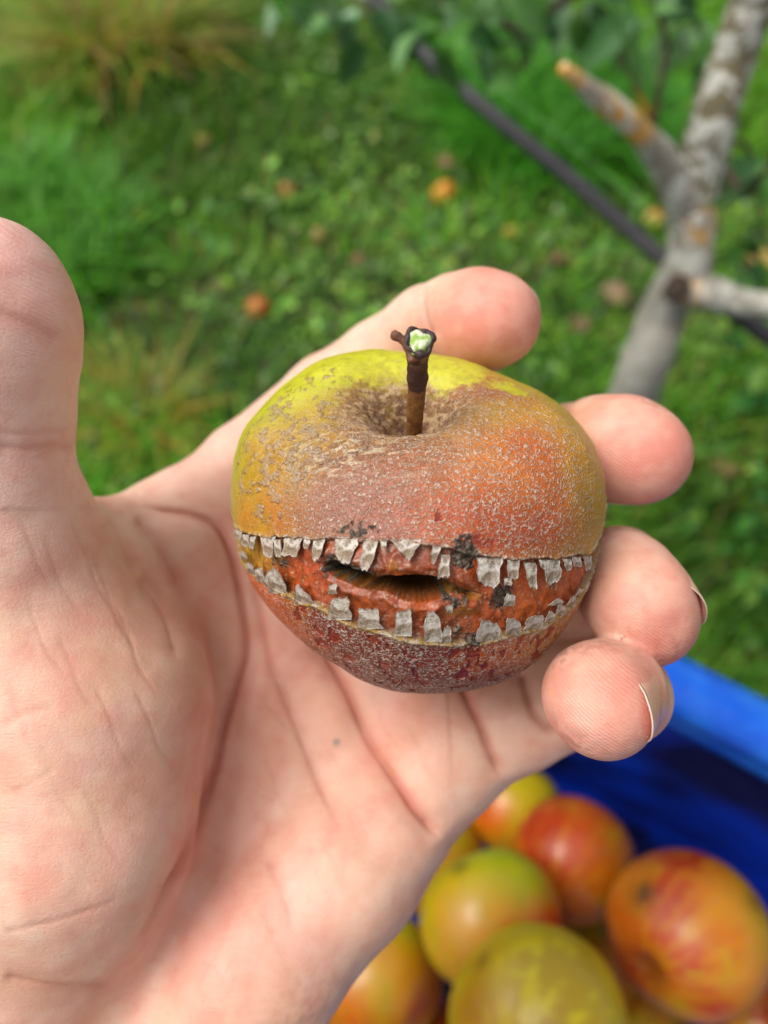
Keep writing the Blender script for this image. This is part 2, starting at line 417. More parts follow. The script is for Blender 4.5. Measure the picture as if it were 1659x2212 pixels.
    lb(C(178, 140, 46), 1-sstep(c1(0, 0)[0]*0+UP[0, 0]+0.28, UP[0, 0]+0.62, lon+(n2-.5)*.2))
    lb(C(196, 98, 36), blob(V, c2(1280, 370), 8, .3, 81, (1.8, .8))); lb(C(214, 116, 44), blob(V, c2(1290, 400), 3.6, .35, 82)*0.9)
    lb(C(186, 84, 30), blob(V, c2(370, 280), 5, .3, 83)); lb(C(142, 72, 46), blob(V, c2(760, 400), 10, .3, 84, (2, .6))*.8)
    lb(C(122, 58, 32), blob(V, c2(800, 250), 8, .3, 85, (2.2, .5))*0.7)
    lb(C(136, 58, 34), sstep(0.5, 0.7, n2)*0.45); lb(C(190, 96, 36), sstep(0.52, 0.72, fbm(V, .4, 90, 3))*0.5)
    lb(C(96, 60, 44), np.exp(-(np.clip(np.minimum(du_, dl_), 0, 9)/0.8)**2)*0.55)
    vs = fbm(np.column_stack([lon*60, lat*9, 0*lon]), 1.0, 98, 3); lb(C(104, 54, 32), sstep(.52, .66, vs)*.55)
    w = band[:, None]; col = col*(1-w)+bc*w; wax = wax*(1-band)
    lay(C(104, 74, 58), np.clip(rim, 0, 1)*.7); lay(C(182, 172, 158), np.clip(rim*1.1, 0, 1)*sstep(0.50, 0.58, fbm(V, 1.3, 94, 3))*(1-0.5*band)*0.9)
    # inside the slit
    lay(C(84, 52, 26), slit); lay(C(128, 92, 44), slit*(1-deep)*sstep(0.5, 0.6, fbm(V*np.array([.6, 2, 2]), 1.5, 95, 2))*0.8)
    lay(C(150, 108, 56), slit*(1-deep)*0.0)
    # black crusts
    mould = (blob(V, c2(1005, 180), 2.0, .6, 101, (1.1, 1.0))*1.25+blob(V, c2(1035, 235), 1.9, .6, 121, (.8, 1.3))*1.25 + blob(V, c2(470, 243), 2.1, .35, 102, (1.5, .9))*1.5 + blob(V, c2(985, 390), 1.7, .5, 103, (1.5, .8))*1.1
             + blob(V, c2(1185, 375), 2.4, .4, 104)*1.3 + blob(V, c2(1000, 510), 1.8, .4, 105)*.9 + blob(V, c2(590, 100), 2.0, .5, 106, (1.6, .8))*.8
             + blob(V, c2(590, 280), 3.0, .4, 107, (2.2, .5))*1.2 + blob(V, c2(935, 305), 1.3, .5, 108, (1.6, .7))*.9 + blob(V, c2(1060, 545), 1.6, .3, 109)+blob(V, c2(1385, 330), 1.0, .3, 110)*.9
             + blob(V, c2(230, 225), 2.5, .4, 111, (2, .6))*.6)
    mw = sstep(0.45, 0.75, mould*(.55+.9*fbm(V, .8, 119, 3))+(n3-0.5)*1.4)
    lay(C(34, 28, 25), mw*0.93); lay(C(96, 90, 82), mw*sstep(.52, .62, fbm(V, 2.4, 131, 3))*.6); wax = wax*(1-mw)
    tan = blob(V, c2(1010, 440), 1.6, .4, 112, (2, .6))*1.3+blob(V, c2(1070, 375), 1.0, .4, 113, (1.8, .7))*1.2+blob(V, c2(720, 235), 1.2, .3, 114)*1.1+blob(V, c2(590, 320), 1.3, .4, 115, (2.6, .6))
    lay(C(158, 104, 54), sstep(0.5, 0.8, tan+(n3-.5)*.6)*0.7)
    # pale specks of skin stuck in the band
    sp = sstep(0.70, 0.76, fbm(V, 1.6, 97, 2))*band*(1-slit); lay(C(190, 172, 150), sp*0.5)
    lay(C(150, 128, 104), scab*0.75); lay(C(110, 72, 48), np.exp(-((scabn-0.655+0.08*cheek)/0.018)**2)*sstep(.15,.4,cheek)*0.95)
    col = col*(0.80+0.36*n2[:, None]); mwk = col.copy(); col = punch(col, 1.22, .88)
    V2 = V2 - N*(0.25*spot)[:, None] + N*(mw*(n3-0.5)*1.5)[:, None]
    base = cam2w(AC-AZ*26)
    root = empty('apple', base)
    tag(root, 'russeted apple split open like a toothy grinning mouth, cradled in the open hand', 'apple')
    rough = np.clip(0.36+0.12*wax-0.06*spot+0.25*mw+0.10*band*(1-slit)+0.2*brown, 0.12, 0.9)
    M = NT('split_apple_skin', 0.45)
    at = M.attr('Col'); pk = M.attr('Pack'); sp_ = M.n('SeparateColor'); M.l(pk.outputs['Color'], sp_.inputs[0])
    vec = M.coord()
    wv = M.n('VectorMath', operation='ADD'); M.l(vec, wv.inputs[0])
    cn = M.n('TexNoise', Scale=900, Detail=2); M.l(vec, cn.inputs['Vector'])
    sc_ = M.n('VectorMath', operation='SCALE'); M.l(cn.outputs['Color'], sc_.inputs[0]); sc_.inputs['Scale'].default_value = 0.0007; M.l(sc_.outputs[0], wv.inputs[1])
    ridge = M.noise(1250, 1.5, 0.5, 0.0, wv.outputs[0])
    rg = M.math('SUBTRACT', ridge, 0.5); rg = M.math('ABSOLUTE', rg)
    line = M.range(rg, 0.012, 0.080, 1.0, 0.0)                       # thin worm-like ridges
    brk = M.range(M.noise(1500, 2, 0.5, 0, vec), 0.36, 0.52)
    line = M.math('MULTIPLY', line, brk)
    line = M.math('MULTIPLY', line, sp_.outputs[0])
    fine = M.noise(2600, 2, 0.6, 0, vec)
    c = M.mix(M.math('MULTIPLY', line, 0.74), at.outputs['Color'], tuple(lin(216, 198, 178)))
    dk = M.math('MULTIPLY', M.range(M.noise(1100, 2, 0.5, 0, wv.outputs[0]), 0.50, 0.66), M.math('MULTIPLY', sp_.outputs[0], 0.16))
    c = M.mix(dk, c, tuple(lin(110, 52, 36)), 'MIX')
    spk = M.math('MULTIPLY', M.range(fine, 0.5, 0.75), 0.22)
    c = M.mix(spk, c, tuple(lin(210, 190, 160)))
    M.put('Base Color', c)
    rr = M.math('SUBTRACT', sp_.outputs[1], M.math('MULTIPLY', line, 0.10)); M.put('Roughness', rr)
    M.put('Subsurface Weight', 0.02); M.b.inputs['Subsurface Radius'].default_value = (1, .35, .12); M.b.inputs['Subsurface Scale'].default_value = 0.0015
    hgt = M.math('ADD', M.math('MULTIPLY', line, 1.0), M.math('MULTIPLY', fine, 0.35))
    hgt = M.math('ADD', hgt, M.math('MULTIPLY', M.noise(300, 3, .6, 0, vec), 0.5))
    hgt = M.math('MULTIPLY', hgt, M.range(sp_.outputs[0], 0, .35, .22, 1)); M.put('Normal', M.bump(hgt, 0.00028, 0.9)); M.b.inputs['Specular IOR Level'].default_value = 0.55
    nv = len(la); fc = grid_faces(len(lo), nv, True)
    body = mesh_np('body', cam2w(V2), fc, M.m, root, attrs={'Col': col, 'Pack': np.column_stack([wax, rough, mw])}, loc=base)
    # ---------------- peeling flakes of old skin: the teeth
    fm = NT('dry_peeling_skin', 0.85); v = fm.coord(); n = fm.noise(1300, 4, .65, 0, v); big = fm.noise(330, 4, .65, 0, v)
    ed = fm.attr('Edge').outputs['Fac']
    cc = fm.mix(fm.range(big, .40, .60), tuple(lin(198, 189, 176)), tuple(lin(134, 114, 92)))
    cc = fm.mix(fm.math('MULTIPLY', fm.range(n, .50, .62), .62), cc, tuple(lin(104, 84, 68)))
    cc = fm.mix(fm.math('MULTIPLY', ed, 0.35), cc, tuple(lin(206, 199, 188)))
    fm.put('Base Color', cc); fm.put('Normal', fm.bump(fm.math('ADD', n, big), 0.00022, 1.0)); fm.b.inputs['Specular IOR Level'].default_value = .3
    rs = np.random.RandomState(5)
    # (x, y of the root on the mouth grid, width at root, width at tip, length, sideways drift); negative length grows upward
    TE = [(92,82,38,24,42,6),(122,108,30,24,46,8),(153,116,24,18,46,4),(212,116,62,44,80,12),(252,128,28,22,74,12),(318,122,72,44,78,-10),(422,128,50,34,84,-6),(374,128,26,14,38,0),
          (535,124,106,62,96,-8),(636,132,62,40,112,-22),(686,134,26,14,40,0),(775,128,138,26,80,10),(908,140,44,22,84,-26),(938,190,34,66,96,-14),(1118,203,104,62,108,-14),(1214,210,56,30,84,-8),
          (1192,286,30,46,28,-6),(1282,222,48,18,104,6),(1330,212,22,14,34,0),(1368,212,76,56,90,4),(1432,208,34,20,44,2),(1470,200,38,30,40,0),(1516,196,34,26,56,-4),
          (118,212,26,18,-34,0),(148,268,30,20,-44,-6),(190,304,36,26,-62,-8),(258,350,86,50,-94,-22),(214,322,22,16,-46,-6),(368,394,92,36,-76,-30),(502,458,104,62,-100,14),(628,494,104,66,-92,-2),
          (762,524,76,50,-116,8),(886,548,86,56,-120,-4),(938,552,40,24,-70,6),(1110,548,116,86,-88,4),(1212,518,62,40,-66,-2),(1294,498,76,56,-60,2),(1362,468,46,30,-46,0),(1408,436,44,24,-40,-4),(1452,396,40,20,-36,0),
          (475,352,36,26,-44,10),(1380,400,50,16,-30,20),(955,430,22,30,-34,-6),(1195,402,46,34,-54,4),(1478,360,26,14,-34,6)]
    for q, (x, y, wt, wb, L, dx) in enumerate(TE):
        nu, nvv = 15, 13; sg = 1 if L > 0 else -1
        up = sg > 0; G = np.zeros((nu, nvv, 3)); Nn = np.zeros((nu, nvv, 3)); E = np.zeros((nu, nvv))
        ph = rs.rand(6)*6.28; skew = rs.uniform(-.12, .12); big_ = min(1, abs(L)/80)
        for j in range(nvv):
            t = j/(nvv-1)
            wb_ = wb+(wt-wb)*.45; wd = wt*(1-t)+wb_*t
            if wb < 40 and wt > 60: wd = wt*(1-t)**0.8*0.9+wb*t+wt*.1*(1-t)
            wd *= 0.96+0.05*math.sin(5*t+ph[0])+0.04*math.sin(13*t+ph[4])
            for i in range(nu):
                s_ = i/(nu-1)*2-1
                rag = 0.09*math.sin(2*s_+ph[1])+0.035*math.sin(8*s_+ph[2])+0.03*math.sin(17*s_+ph[3])
                edge_round = -0.16*abs(s_)**5
                tt = t*(1+rag*t+edge_round)
                xx = x+dx*tt+s_*wd/2+0.03*wd*math.sin(8*t+ph[5])*abs(s_)+skew*wd*s_*t
                yy = y+L*tt+(s_*skew*12)
                p, nn, _, _ = apple_hit(*c2(xx, yy))
                lift = 0.02+0.12*math.sin(min(1, t*1.4)*math.pi/2)+(0.16*big_+.05)*t*t*(1+0.5*math.sin(2*s_+ph[2]))+0.12*s_*s_*t+0.08*math.sin(4*s_+3*t+ph[0])*t
                if j == 0: lift = -0.1
                G[i, j] = p+nn*lift; Nn[i, j] = nn
                E[i, j] = max(abs(s_)**6, t**8)
        G = G.reshape(-1, 3); Nn = Nn.reshape(-1, 3); G = G+Nn*((fbm(G, 1.3, 200+q, 2)-.5)*0.16)[:, None]
        th = 0.05+0.04*rs.rand()
        Vt = np.vstack([G+Nn*th, G-Nn*0.05]); nn_ = len(G)
        f = grid_faces(nu, nvv); f2 = f[:, ::-1]+nn_
        idx = [i*nvv for i in range(nu)]+[(nu-1)*nvv+j for j in range(1, nvv)]+[i*nvv+nvv-1 for i in range(nu-2, -1, -1)]+[j for j in range(nvv-2, 0, -1)]
        idx = np.array(idx); nx = np.roll(idx, -1); side = np.stack([idx, nx, nx+nn_, idx+nn_], -1)
        mesh_np('peeling_flake', cam2w(Vt), np.vstack([f, f2, side]), fm.m, root, attrs={'Edge': np.r_[E.ravel(), E.ravel()]}, loc=cam2w(Vt).mean(0))
    # ---------------- stem
    sm = NT('stem_bark', 0.55); v = sm.coord(); at = sm.attr('Col')
    n = sm.noise(700, 3, .6, 0, sm.map((1, 1, 1), vec=v)); cc = sm.mix(sm.math('MULTIPLY', sm.range(n, .45, .65), .6), at.outputs['Color'], tuple(lin(60, 30, 22)))
    sm.put('Base Color', cc); sm.put('Normal', sm.bump(n, .0004, 1.0))
    b0 = AC+apple_deform(AZ*12+AX*0.4); tip = U(903, 745, 122.0)
    dirv = tip-b0; side = AX
    pts = [b0, b0+dirv*.3-side*.35, b0+dirv*.55-side*.25, b0+dirv*.74, b0+dirv*.78, b0+dirv*.82, b0+dirv*.93, tip+dirv*.0, tip+nrm(dirv)*1.0]
    rad = [1.75, 1.5, 1.5, 1.62, 1.85, 1.7, 1.85, 2.35, 2.2]
    Q = spline(np.column_stack([pts, rad]), 70); Vs, Fs = tube_np(Q[:, :3], Q[:, 3], 28, None, 0.16, 0.9, 3)
    t_ = np.clip((Vs-b0)@nrm(dirv)/np.linalg.norm(dirv), 0, 1.1)
    cs = np.where((t_ > .72)[:, None], lin(62, 34, 26), lin(128, 84, 34))
    cs = cs*(1-(sstep(.15, .5, t_)*(1-sstep(.5, .72, t_)))[:, None]*0.0)
    k = (1-sstep(.1, .42, t_))[:, None]; cs = cs*(1-k)+lin(78, 32, 22)*k
    kk = sstep(.86, .95, t_)[:, None]*sstep(.45, .6, vnoise(Vs, .9, 8))[:, None]; cs = cs*(1-kk)+lin(150, 104, 80)*kk
    stem = mesh_np('stem', cam2w(Vs), Fs, sm.m, root, attrs={'Col': cs}, loc=cam2w(b0))
    gm = NT('green_pith', 0.55); v = gm.coord(); n = gm.noise(650, 3, .6, 0, v)
    gm.put('Base Color', gm.mix(gm.range(n, .40, .58), tuple(lin(132, 172, 40)), tuple(lin(214, 218, 186)))); gm.put('Normal', gm.bump(n, .0006, 1))
    # torn green face, turned to the viewer
    fc_c = tip+nrm(dirv)*0.2+np.array([0.15, 0.2, 1.7]); fn = nrm([0.12, 0.35, 0.93]); a = nrm(np.cross([0, 1, 0], fn)); b = np.cross(fn, a)
    rr_ = np.linspace(0, 1, 7); th = np.arange(24)/24*2*math.pi; Vg = []
    for i in th:
        for r_ in rr_:
            w_ = 1+.16*math.sin(3*i+1)+.1*math.sin(5*i); p = fc_c+(a*math.cos(i)*1.95+b*math.sin(i)*2.15)*r_*w_
            p = p+fn*(0.35*(1-r_*r_)+0.3*math.sin(6*r_+2*i)*r_*(1-r_)-(.7 if r_ == 1 else 0)); Vg.append(p)
    Vg = np.array(Vg); mesh_np('broken_face', cam2w(Vg), grid_faces(24, 7, True), gm.m, stem, loc=cam2w(fc_c))
    # dark collar round the break and the dried bud stub on its left
    cb = [fc_c+(a*math.cos(i)*2.05+b*math.sin(i)*2.3)*(1+.1*math.sin(4*i))-fn*0.35 for i in np.linspace(0, 2*math.pi, 40)]
    rd = [0.42+.2*math.sin(3*i)+.12*math.sin(7*i) for i in np.linspace(0, 2*math.pi, 40)]
    Vc, Fcc = tube_np(cb, rd, 10, None, .3, 1.2, 5)
    mesh_np('bark_collar', cam2w(Vc), Fcc, sm.m, stem, attrs={'Col': np.repeat(lin(58, 40, 36)[None], len(Vc), 0)}, loc=cam2w(fc_c))
    s0 = tip+np.array([-1.3, -.6, .6])
    Vb, Fb = tube_np([s0+np.array([.6, -2.2, 0]), s0, s0+np.array([-1.3, 1.3, .2]), s0+np.array([-2.3, 1.9, .3]), s0+np.array([-2.6, 2.6, .3])], [.9, .85, .7, .8, .45], 14, 26, .3, 1.3, 6)
    mesh_np('bud_stub', cam2w(Vb), Fb, sm.m, stem, attrs={'Col': np.repeat(lin(122, 78, 56)[None], len(Vb), 0)}, loc=cam2w(s0))
    return root
split_apple = build_split_apple()
# ------------------------------------------------------------------ the hand (one continuous surface from a distance field, mm, camera axes)
def cone_sdf(P, a, b, r1, r2):
    ba = b-a; l2 = ba@ba; rr = r1-r2; a2 = l2-rr*rr; il2 = 1/l2
    pa = P-a; y = pa@ba; z = y-l2
    x2 = ((pa*l2 - y[..., None]*ba)**2).sum(-1); y2 = y*y*l2; z2 = z*z*l2
    k = np.sign(rr)*rr*rr*x2
    d = (np.sqrt(x2*a2*il2)+y*rr)*il2-r1
    d = np.where(np.sign(z)*a2*z2 > k, np.sqrt(x2+z2)*il2-r2, d)
    d = np.where(np.sign(y)*a2*y2 < k, np.sqrt(x2+y2)*il2-r1, d)
    return d
def smin(a, b, k):
    h = np.clip(k-np.abs(a-b), 0, None)/k; return np.minimum(a, b)-h*h*k*0.25
def chain(*pts): return [(U(*p[:3]), p[3]) for p in pts]
FINGERS = {
 'index': chain((380,1150,192,12.2),(530,1010,200,11.2),(708,858,203,10.9),(820,780,196,9.9),(928,709,186,9.9),(990,698,176,10.6),(1030,695,168,10.8),(1066,692,163,9.9)),
 'middle': chain((640,1290,203,12.0),(860,1170,208,10.8),(1060,1060,204,10.6),(1150,1010,193,10.2),(1232,972,181,10.3),(1300,966,170,10.8),(1345,972,163,10.9),(1388,984,160,10.0)),
 'ring': chain((820,1450,202,11.8),(1010,1395,204,10.8),(1180,1300,198,10.5),(1270,1262,182,9.9),(1335,1240,165,9.7),(1352,1262,154,9.9),(1382,1305,147,9.7),(1402,1338,147,9.0)),
 'little': chain((950,1640,186,10.8),(1120,1565,183,10.6),(1290,1500,176,9.4),(1335,1500,163,8.9),(1345,1500,151,8.8),(1318,1495,141,9.3),(1288,1502,135,8.7),(1306,1532,133,8.6)),
}
PALM = [  # capsules: (point a, radius), (point b, radius)
 chain((120,2080,172,17),(380,1160,192,12.6)), chain((200,2130,174,17),(640,1300,203,12.4)), chain((290,2180,173,17),(820,1460,202,12.4)),
 chain((380,2240,172,16),(950,1625,189,12.0)),
 chain((560,2070,170,17),(738,1887,177,15)), chain((738,1887,177,15),(945,1665,187,12.0)), chain((560,2070,170,17),(300,2420,170,18)),
 chain((20,2200,166,20),(150,1800,160,24)), chain((150,1800,160,24),(170,1520,164,26)), chain((170,1520,164,25),(60,1280,158,18)),
 chain((60,1280,158,18),(20,1130,150,14.5)), chain((220,1470,170,18),(250,1230,182,12)), chain((130,1200,170,12),(380,1170,192,11)),
 chain((400,1160,194,12),(640,1295,205,12)), chain((640,1295,205,12),(820,1455,204,12)), chain((820,1455,204,12),(950,1630,191,12)), chain((870,1420,204,11),(1020,1530,193,11)),chain((1090,1520,190,10),(1190,1455,190,10)),chain((1190,1455,190,10),(1290,1450,178,9)), chain((500,1200,196,12),(700,1500,200,12)),
 chain((60,2350,172,19),(300,2440,174,18)), chain((450,1900,184,12),(560,1600,193,12)),
]
THUMB = chain((60,1280,158,15),(14,1130,148,13.4),(2,1000,142,12.3),(0,880,138,12.2),(-2,760,133,12.7),(-6,690,131,12.9),(-14,632,130,12.2))
wr1, wr2 = U(100, 2380, 172), U(300, 2440, 174)
fa = np.array([-0.52, -0.80, 0.05])
ARM = [(wr1, 19, wr1+fa*60+np.array([-3, 0, 0]), 22), (wr2, 18, wr2+fa*60, 21), (wr1+fa*60, 23, wr1+fa*190+np.array([-12, 0, 0]), 33), (wr2+fa*60, 22, wr2+fa*190, 33), ((wr1+wr2)/2+fa*50, 20, (wr1+wr2)/2+fa*190, 34)]
def prims():
    pal = [(c[0][0], c[1][0], c[0][1], c[1][1]) for c in PALM]+[(a, b, r, s) for a, r, b, s in ARM]
    fing = []
    for nme, ch in FINGERS.items(): fing.append([(ch[i][0], ch[i+1][0], ch[i][1], ch[i+1][1]) for i in range(len(ch)-1)])
    fing.append([(THUMB[i][0], THUMB[i+1][0], THUMB[i][1], THUMB[i+1][1]) for i in range(len(THUMB)-1)])
    return pal, fing
PAL, FNG = prims()
def hand_sdf(P):
    sh = P.shape[:-1]; P = P.reshape(-1, 3); big = 40.0
    def acc(cur, plist, k):
        for a, b, r1, r2 in plist:
            lo = np.minimum(a-r1, b-r2)-14; hi = np.maximum(a+r1, b+r2)+14
            m = ((P > lo) & (P < hi)).all(1)
            if m.any(): cur[m] = smin(cur[m], cone_sdf(P[m], a, b, r1, r2), k)
        return cur
    pal = acc(np.full(len(P), big), PAL, 9.0)
    fg = np.full(len(P), big)
    for q, f in enumerate(FNG):
        one = acc(np.full(len(P), big), f, 3.0)
        fg = smin(fg, one, 0.7)
    return smin(pal, fg, 7.0).reshape(sh)
def surface_nets(org, h, dims):
    nx, ny, nz = dims
    Sd = np.empty(dims, np.float32)
    ys = org[1]+np.arange(ny)*h; zs = org[2]+np.arange(nz)*h
    for i0 in range(0, nx, 16):
        xs = org[0]+np.arange(i0, min(nx, i0+16))*h
        X, Y, Z = np.meshgrid(xs, ys, zs, indexing='ij'); Sd[i0:i0+len(xs)] = hand_sdf(np.stack([X, Y, Z], -1))
    ins = Sd < 0
    cnt = np.zeros((nx-1, ny-1, nz-1), np.int8)
    cor = [(i, j, k) for i in (0, 1) for j in (0, 1) for k in (0, 1)]
    for i, j, k in cor: cnt += ins[i:nx-1+i, j:ny-1+j, k:nz-1+k]
    act = np.argwhere((cnt > 0) & (cnt < 8)); idm = np.full((nx-1, ny-1, nz-1), -1, np.int32); idm[tuple(act.T)] = np.arange(len(act))
    pos = np.zeros((len(act), 3)); num = np.zeros(len(act))
    for a in cor:
        for ax in range(3):
            if a[ax]: continue
            b = list(a); b[ax] = 1
            va = Sd[act[:, 0]+a[0], act[:, 1]+a[1], act[:, 2]+a[2]]; vb = Sd[act[:, 0]+b[0], act[:, 1]+b[1], act[:, 2]+b[2]]
            cr = (va < 0) != (vb < 0); t = np.where(cr, va/np.where(cr, va-vb, 1), 0)
            p = np.array(a, float)+t[:, None]*(np.array(b, float)-np.array(a)); pos += p*cr[:, None]; num += cr
    V = org+(act+pos/num[:, None])*h
    Fq = []
    for ax in range(3):
        o1, o2 = [(1, 2), (2, 0), (0, 1)][ax]
        sl0 = [slice(1, -1)]*3; sl1 = [slice(1, -1)]*3; sl0[ax] = slice(0, -1); sl1[ax] = slice(1, None)
        A = ins[tuple(sl0)]; B = ins[tuple(sl1)]; e = np.argwhere(A != B)
        flip = A[tuple(e.T)]
        e = e+1; e[:, ax] -= 1
        def g(d1, d2):
            q = e.copy(); q[:, o1] += d1; q[:, o2] += d2; return idm[tuple(q.T)]
        Q = np.stack([g(-1, -1), g(0, -1), g(0, 0), g(-1, 0)], 1)
        Q[~flip] = Q[~flip][:, ::-1]; Fq.append(Q)
    Fq = np.vstack(Fq); return V, Fq[(Fq >= 0).all(1)]
def grad(P, e=0.35):
    g = np.zeros_like(P)
    for a in range(3):
        d = np.zeros(3); d[a] = e; g[:, a] = (hand_sdf(P+d)-hand_sdf(P-d))/(2*e)
    return g
def subdivide(V, Q):
    """linear quad subdivision"""
    E = np.stack([Q, np.roll(Q, -1, 1)], -1).reshape(-1, 2); Es = np.sort(E, 1)
    key = Es[:, 0].astype(np.int64)*len(V)+Es[:, 1]; uq, inv = np.unique(key, return_inverse=True)
    em = (V[uq//len(V)]+V[uq % len(V)])/2; fm = V[Q].mean(1); nV = len(V); nE = len(em)
    ei = (inv+nV).reshape(-1, 4); fi = np.arange(len(Q))+nV+nE
    out = [np.stack([Q[:, k], ei[:, k], fi, ei[:, (k+3) % 4]], 1) for k in range(4)]
    return np.vstack([V, em, fm]), np.vstack(out)
def pl_dist(px, py, poly):
    """pixel distance to a polyline, and the parameter 0..1 along it"""
    poly = spline(np.array(poly, float), max(14, len(poly)*6)); best = np.full(len(px), 1e9); par = np.zeros(len(px)); n = len(poly)-1
    for i in range(n):
        a, b = poly[i], poly[i+1]; ab = b-a; t = np.clip(((px-a[0])*ab[0]+(py-a[1])*ab[1])/(ab@ab+1e-9), 0, 1)
        d = np.hypot(px-a[0]-t*ab[0], py-a[1]-t*ab[1]); m = d < best; best[m] = d[m]; par[m] = (i+t[m])/n
    return best, par
# creases of the palm as sight lines over the surface: (points, depth mm, core width mm, wide valley depth, wide width, redness, min distance, max distance)
CREASES = [
 ([(258,1078),(330,1090),(413,1104),(473,1135),(505,1210),(518,1317),(522,1416),(500,1510),(484,1580),(468,1670),(448,1753),(410,1859),(370,1925),(311,2018),(250,2070)], .95, .5, 1.8, 4.5, 1.0),
 ([(292,1110),(335,1165),(372,1225),(400,1275)], .35, .7, .5, 2.5, .5),
 ([(545,1230),(556,1317),(575,1416),(615,1508),(661,1621),(694,1707),(741,1793)], .45, .5, .6, 3.0, .6),
 ([(690,1370),(708,1416),(761,1522),(794,1601),(840,1667),(893,1740),(930,1785),(955,1812)], 1.1, .55, 1.5, 3.2, 1.0),
 ([(985,1440),(999,1495),(1032,1561),(1058,1627),(1088,1690)], 1.1, .5, 1.0, 2.6, 1.0),
 ([(1120,1440),(1130,1480),(1145,1530),(1172,1566),(1205,1588)], .8, .5, .7, 2.0, .9),
 ([(0,2018),(70,2000),(132,1985),(200,1962),(278,1932)], .22, .35, .1, 1.5, .35),
 ([(0,2115),(60,2130),(165,2137),(260,2120)], .35, .5, .3, 2, .5),
 ([(0,1570),(60,1540),(130,1525)], .15, .4, .1, 1.5, .2), ([(0,1720),(50,1700),(140,1650)], .13, .4, .05, 1.5, .15),
 ([(915,600),(908,650),(915,700),(935,740)], .55, .55, .7, 2.0, .6),
 ([(-20,668),(40,690),(90,712),(130,742)], .22, .6, .15, 2.0, .5), ([(-20,965),(60,972),(120,966),(172,980)], .28, .6, .3, 2.5, .4), ([(-20,930),(60,940),(165,925)], .18, .5, .1, 2.5, .25),
 ([(575,1850),(600,1900),(622,1960),(635,2020)], .15, .5, .25, 2.5, .3), ([(560,1500),(640,1590),(720,1650)], .14, .35, 0, 1, .15),
 ([(1195,862),(1215,880),(1228,910)], .4, .5, .5, 1.6, .5), ([(640,1560),(700,1600),(760,1700)], .10, .35, 0, 1, .1),
*[([(x0, y0), (x0+.25*L*.55+w, y0+L*.35), (x0+.5*L*.55+w*.5, y0+L*.7), (x0+L*.5, y0+L)], dd, .30, 0, 1, .18) for x0, y0, L, w, dd in [(40,1120,150,6,.14),(95,1150,190,-5,.12),(150,1120,210,8,.16),(190,1180,230,4,.14),(60,1290,170,-6,.12),(240,1290,220,9,.15),(120,1360,180,5,.11),(20,1480,200,-4,.10),(200,1470,210,6,.13),(90,1600,190,-8,.10),(290,1480,200,4,.14),(180,1700,170,5,.10),(560,1620,150,8,.12),(610,1450,170,-6,.15),(640,1300,190,6,.2),(760,1480,150,5,.13),(800,1480,150,-5,.12),(880,1560,130,5,.12),(560,1960,120,8,.10),(700,1820,110,5,.10)]],
 ([(300,1240),(360,1330),(390,1430)], .2, .6, .3, 2.2, .3),([(230,1120),(262,1180),(300,1240)], .2, .6, .3, 2.2, .3),
]
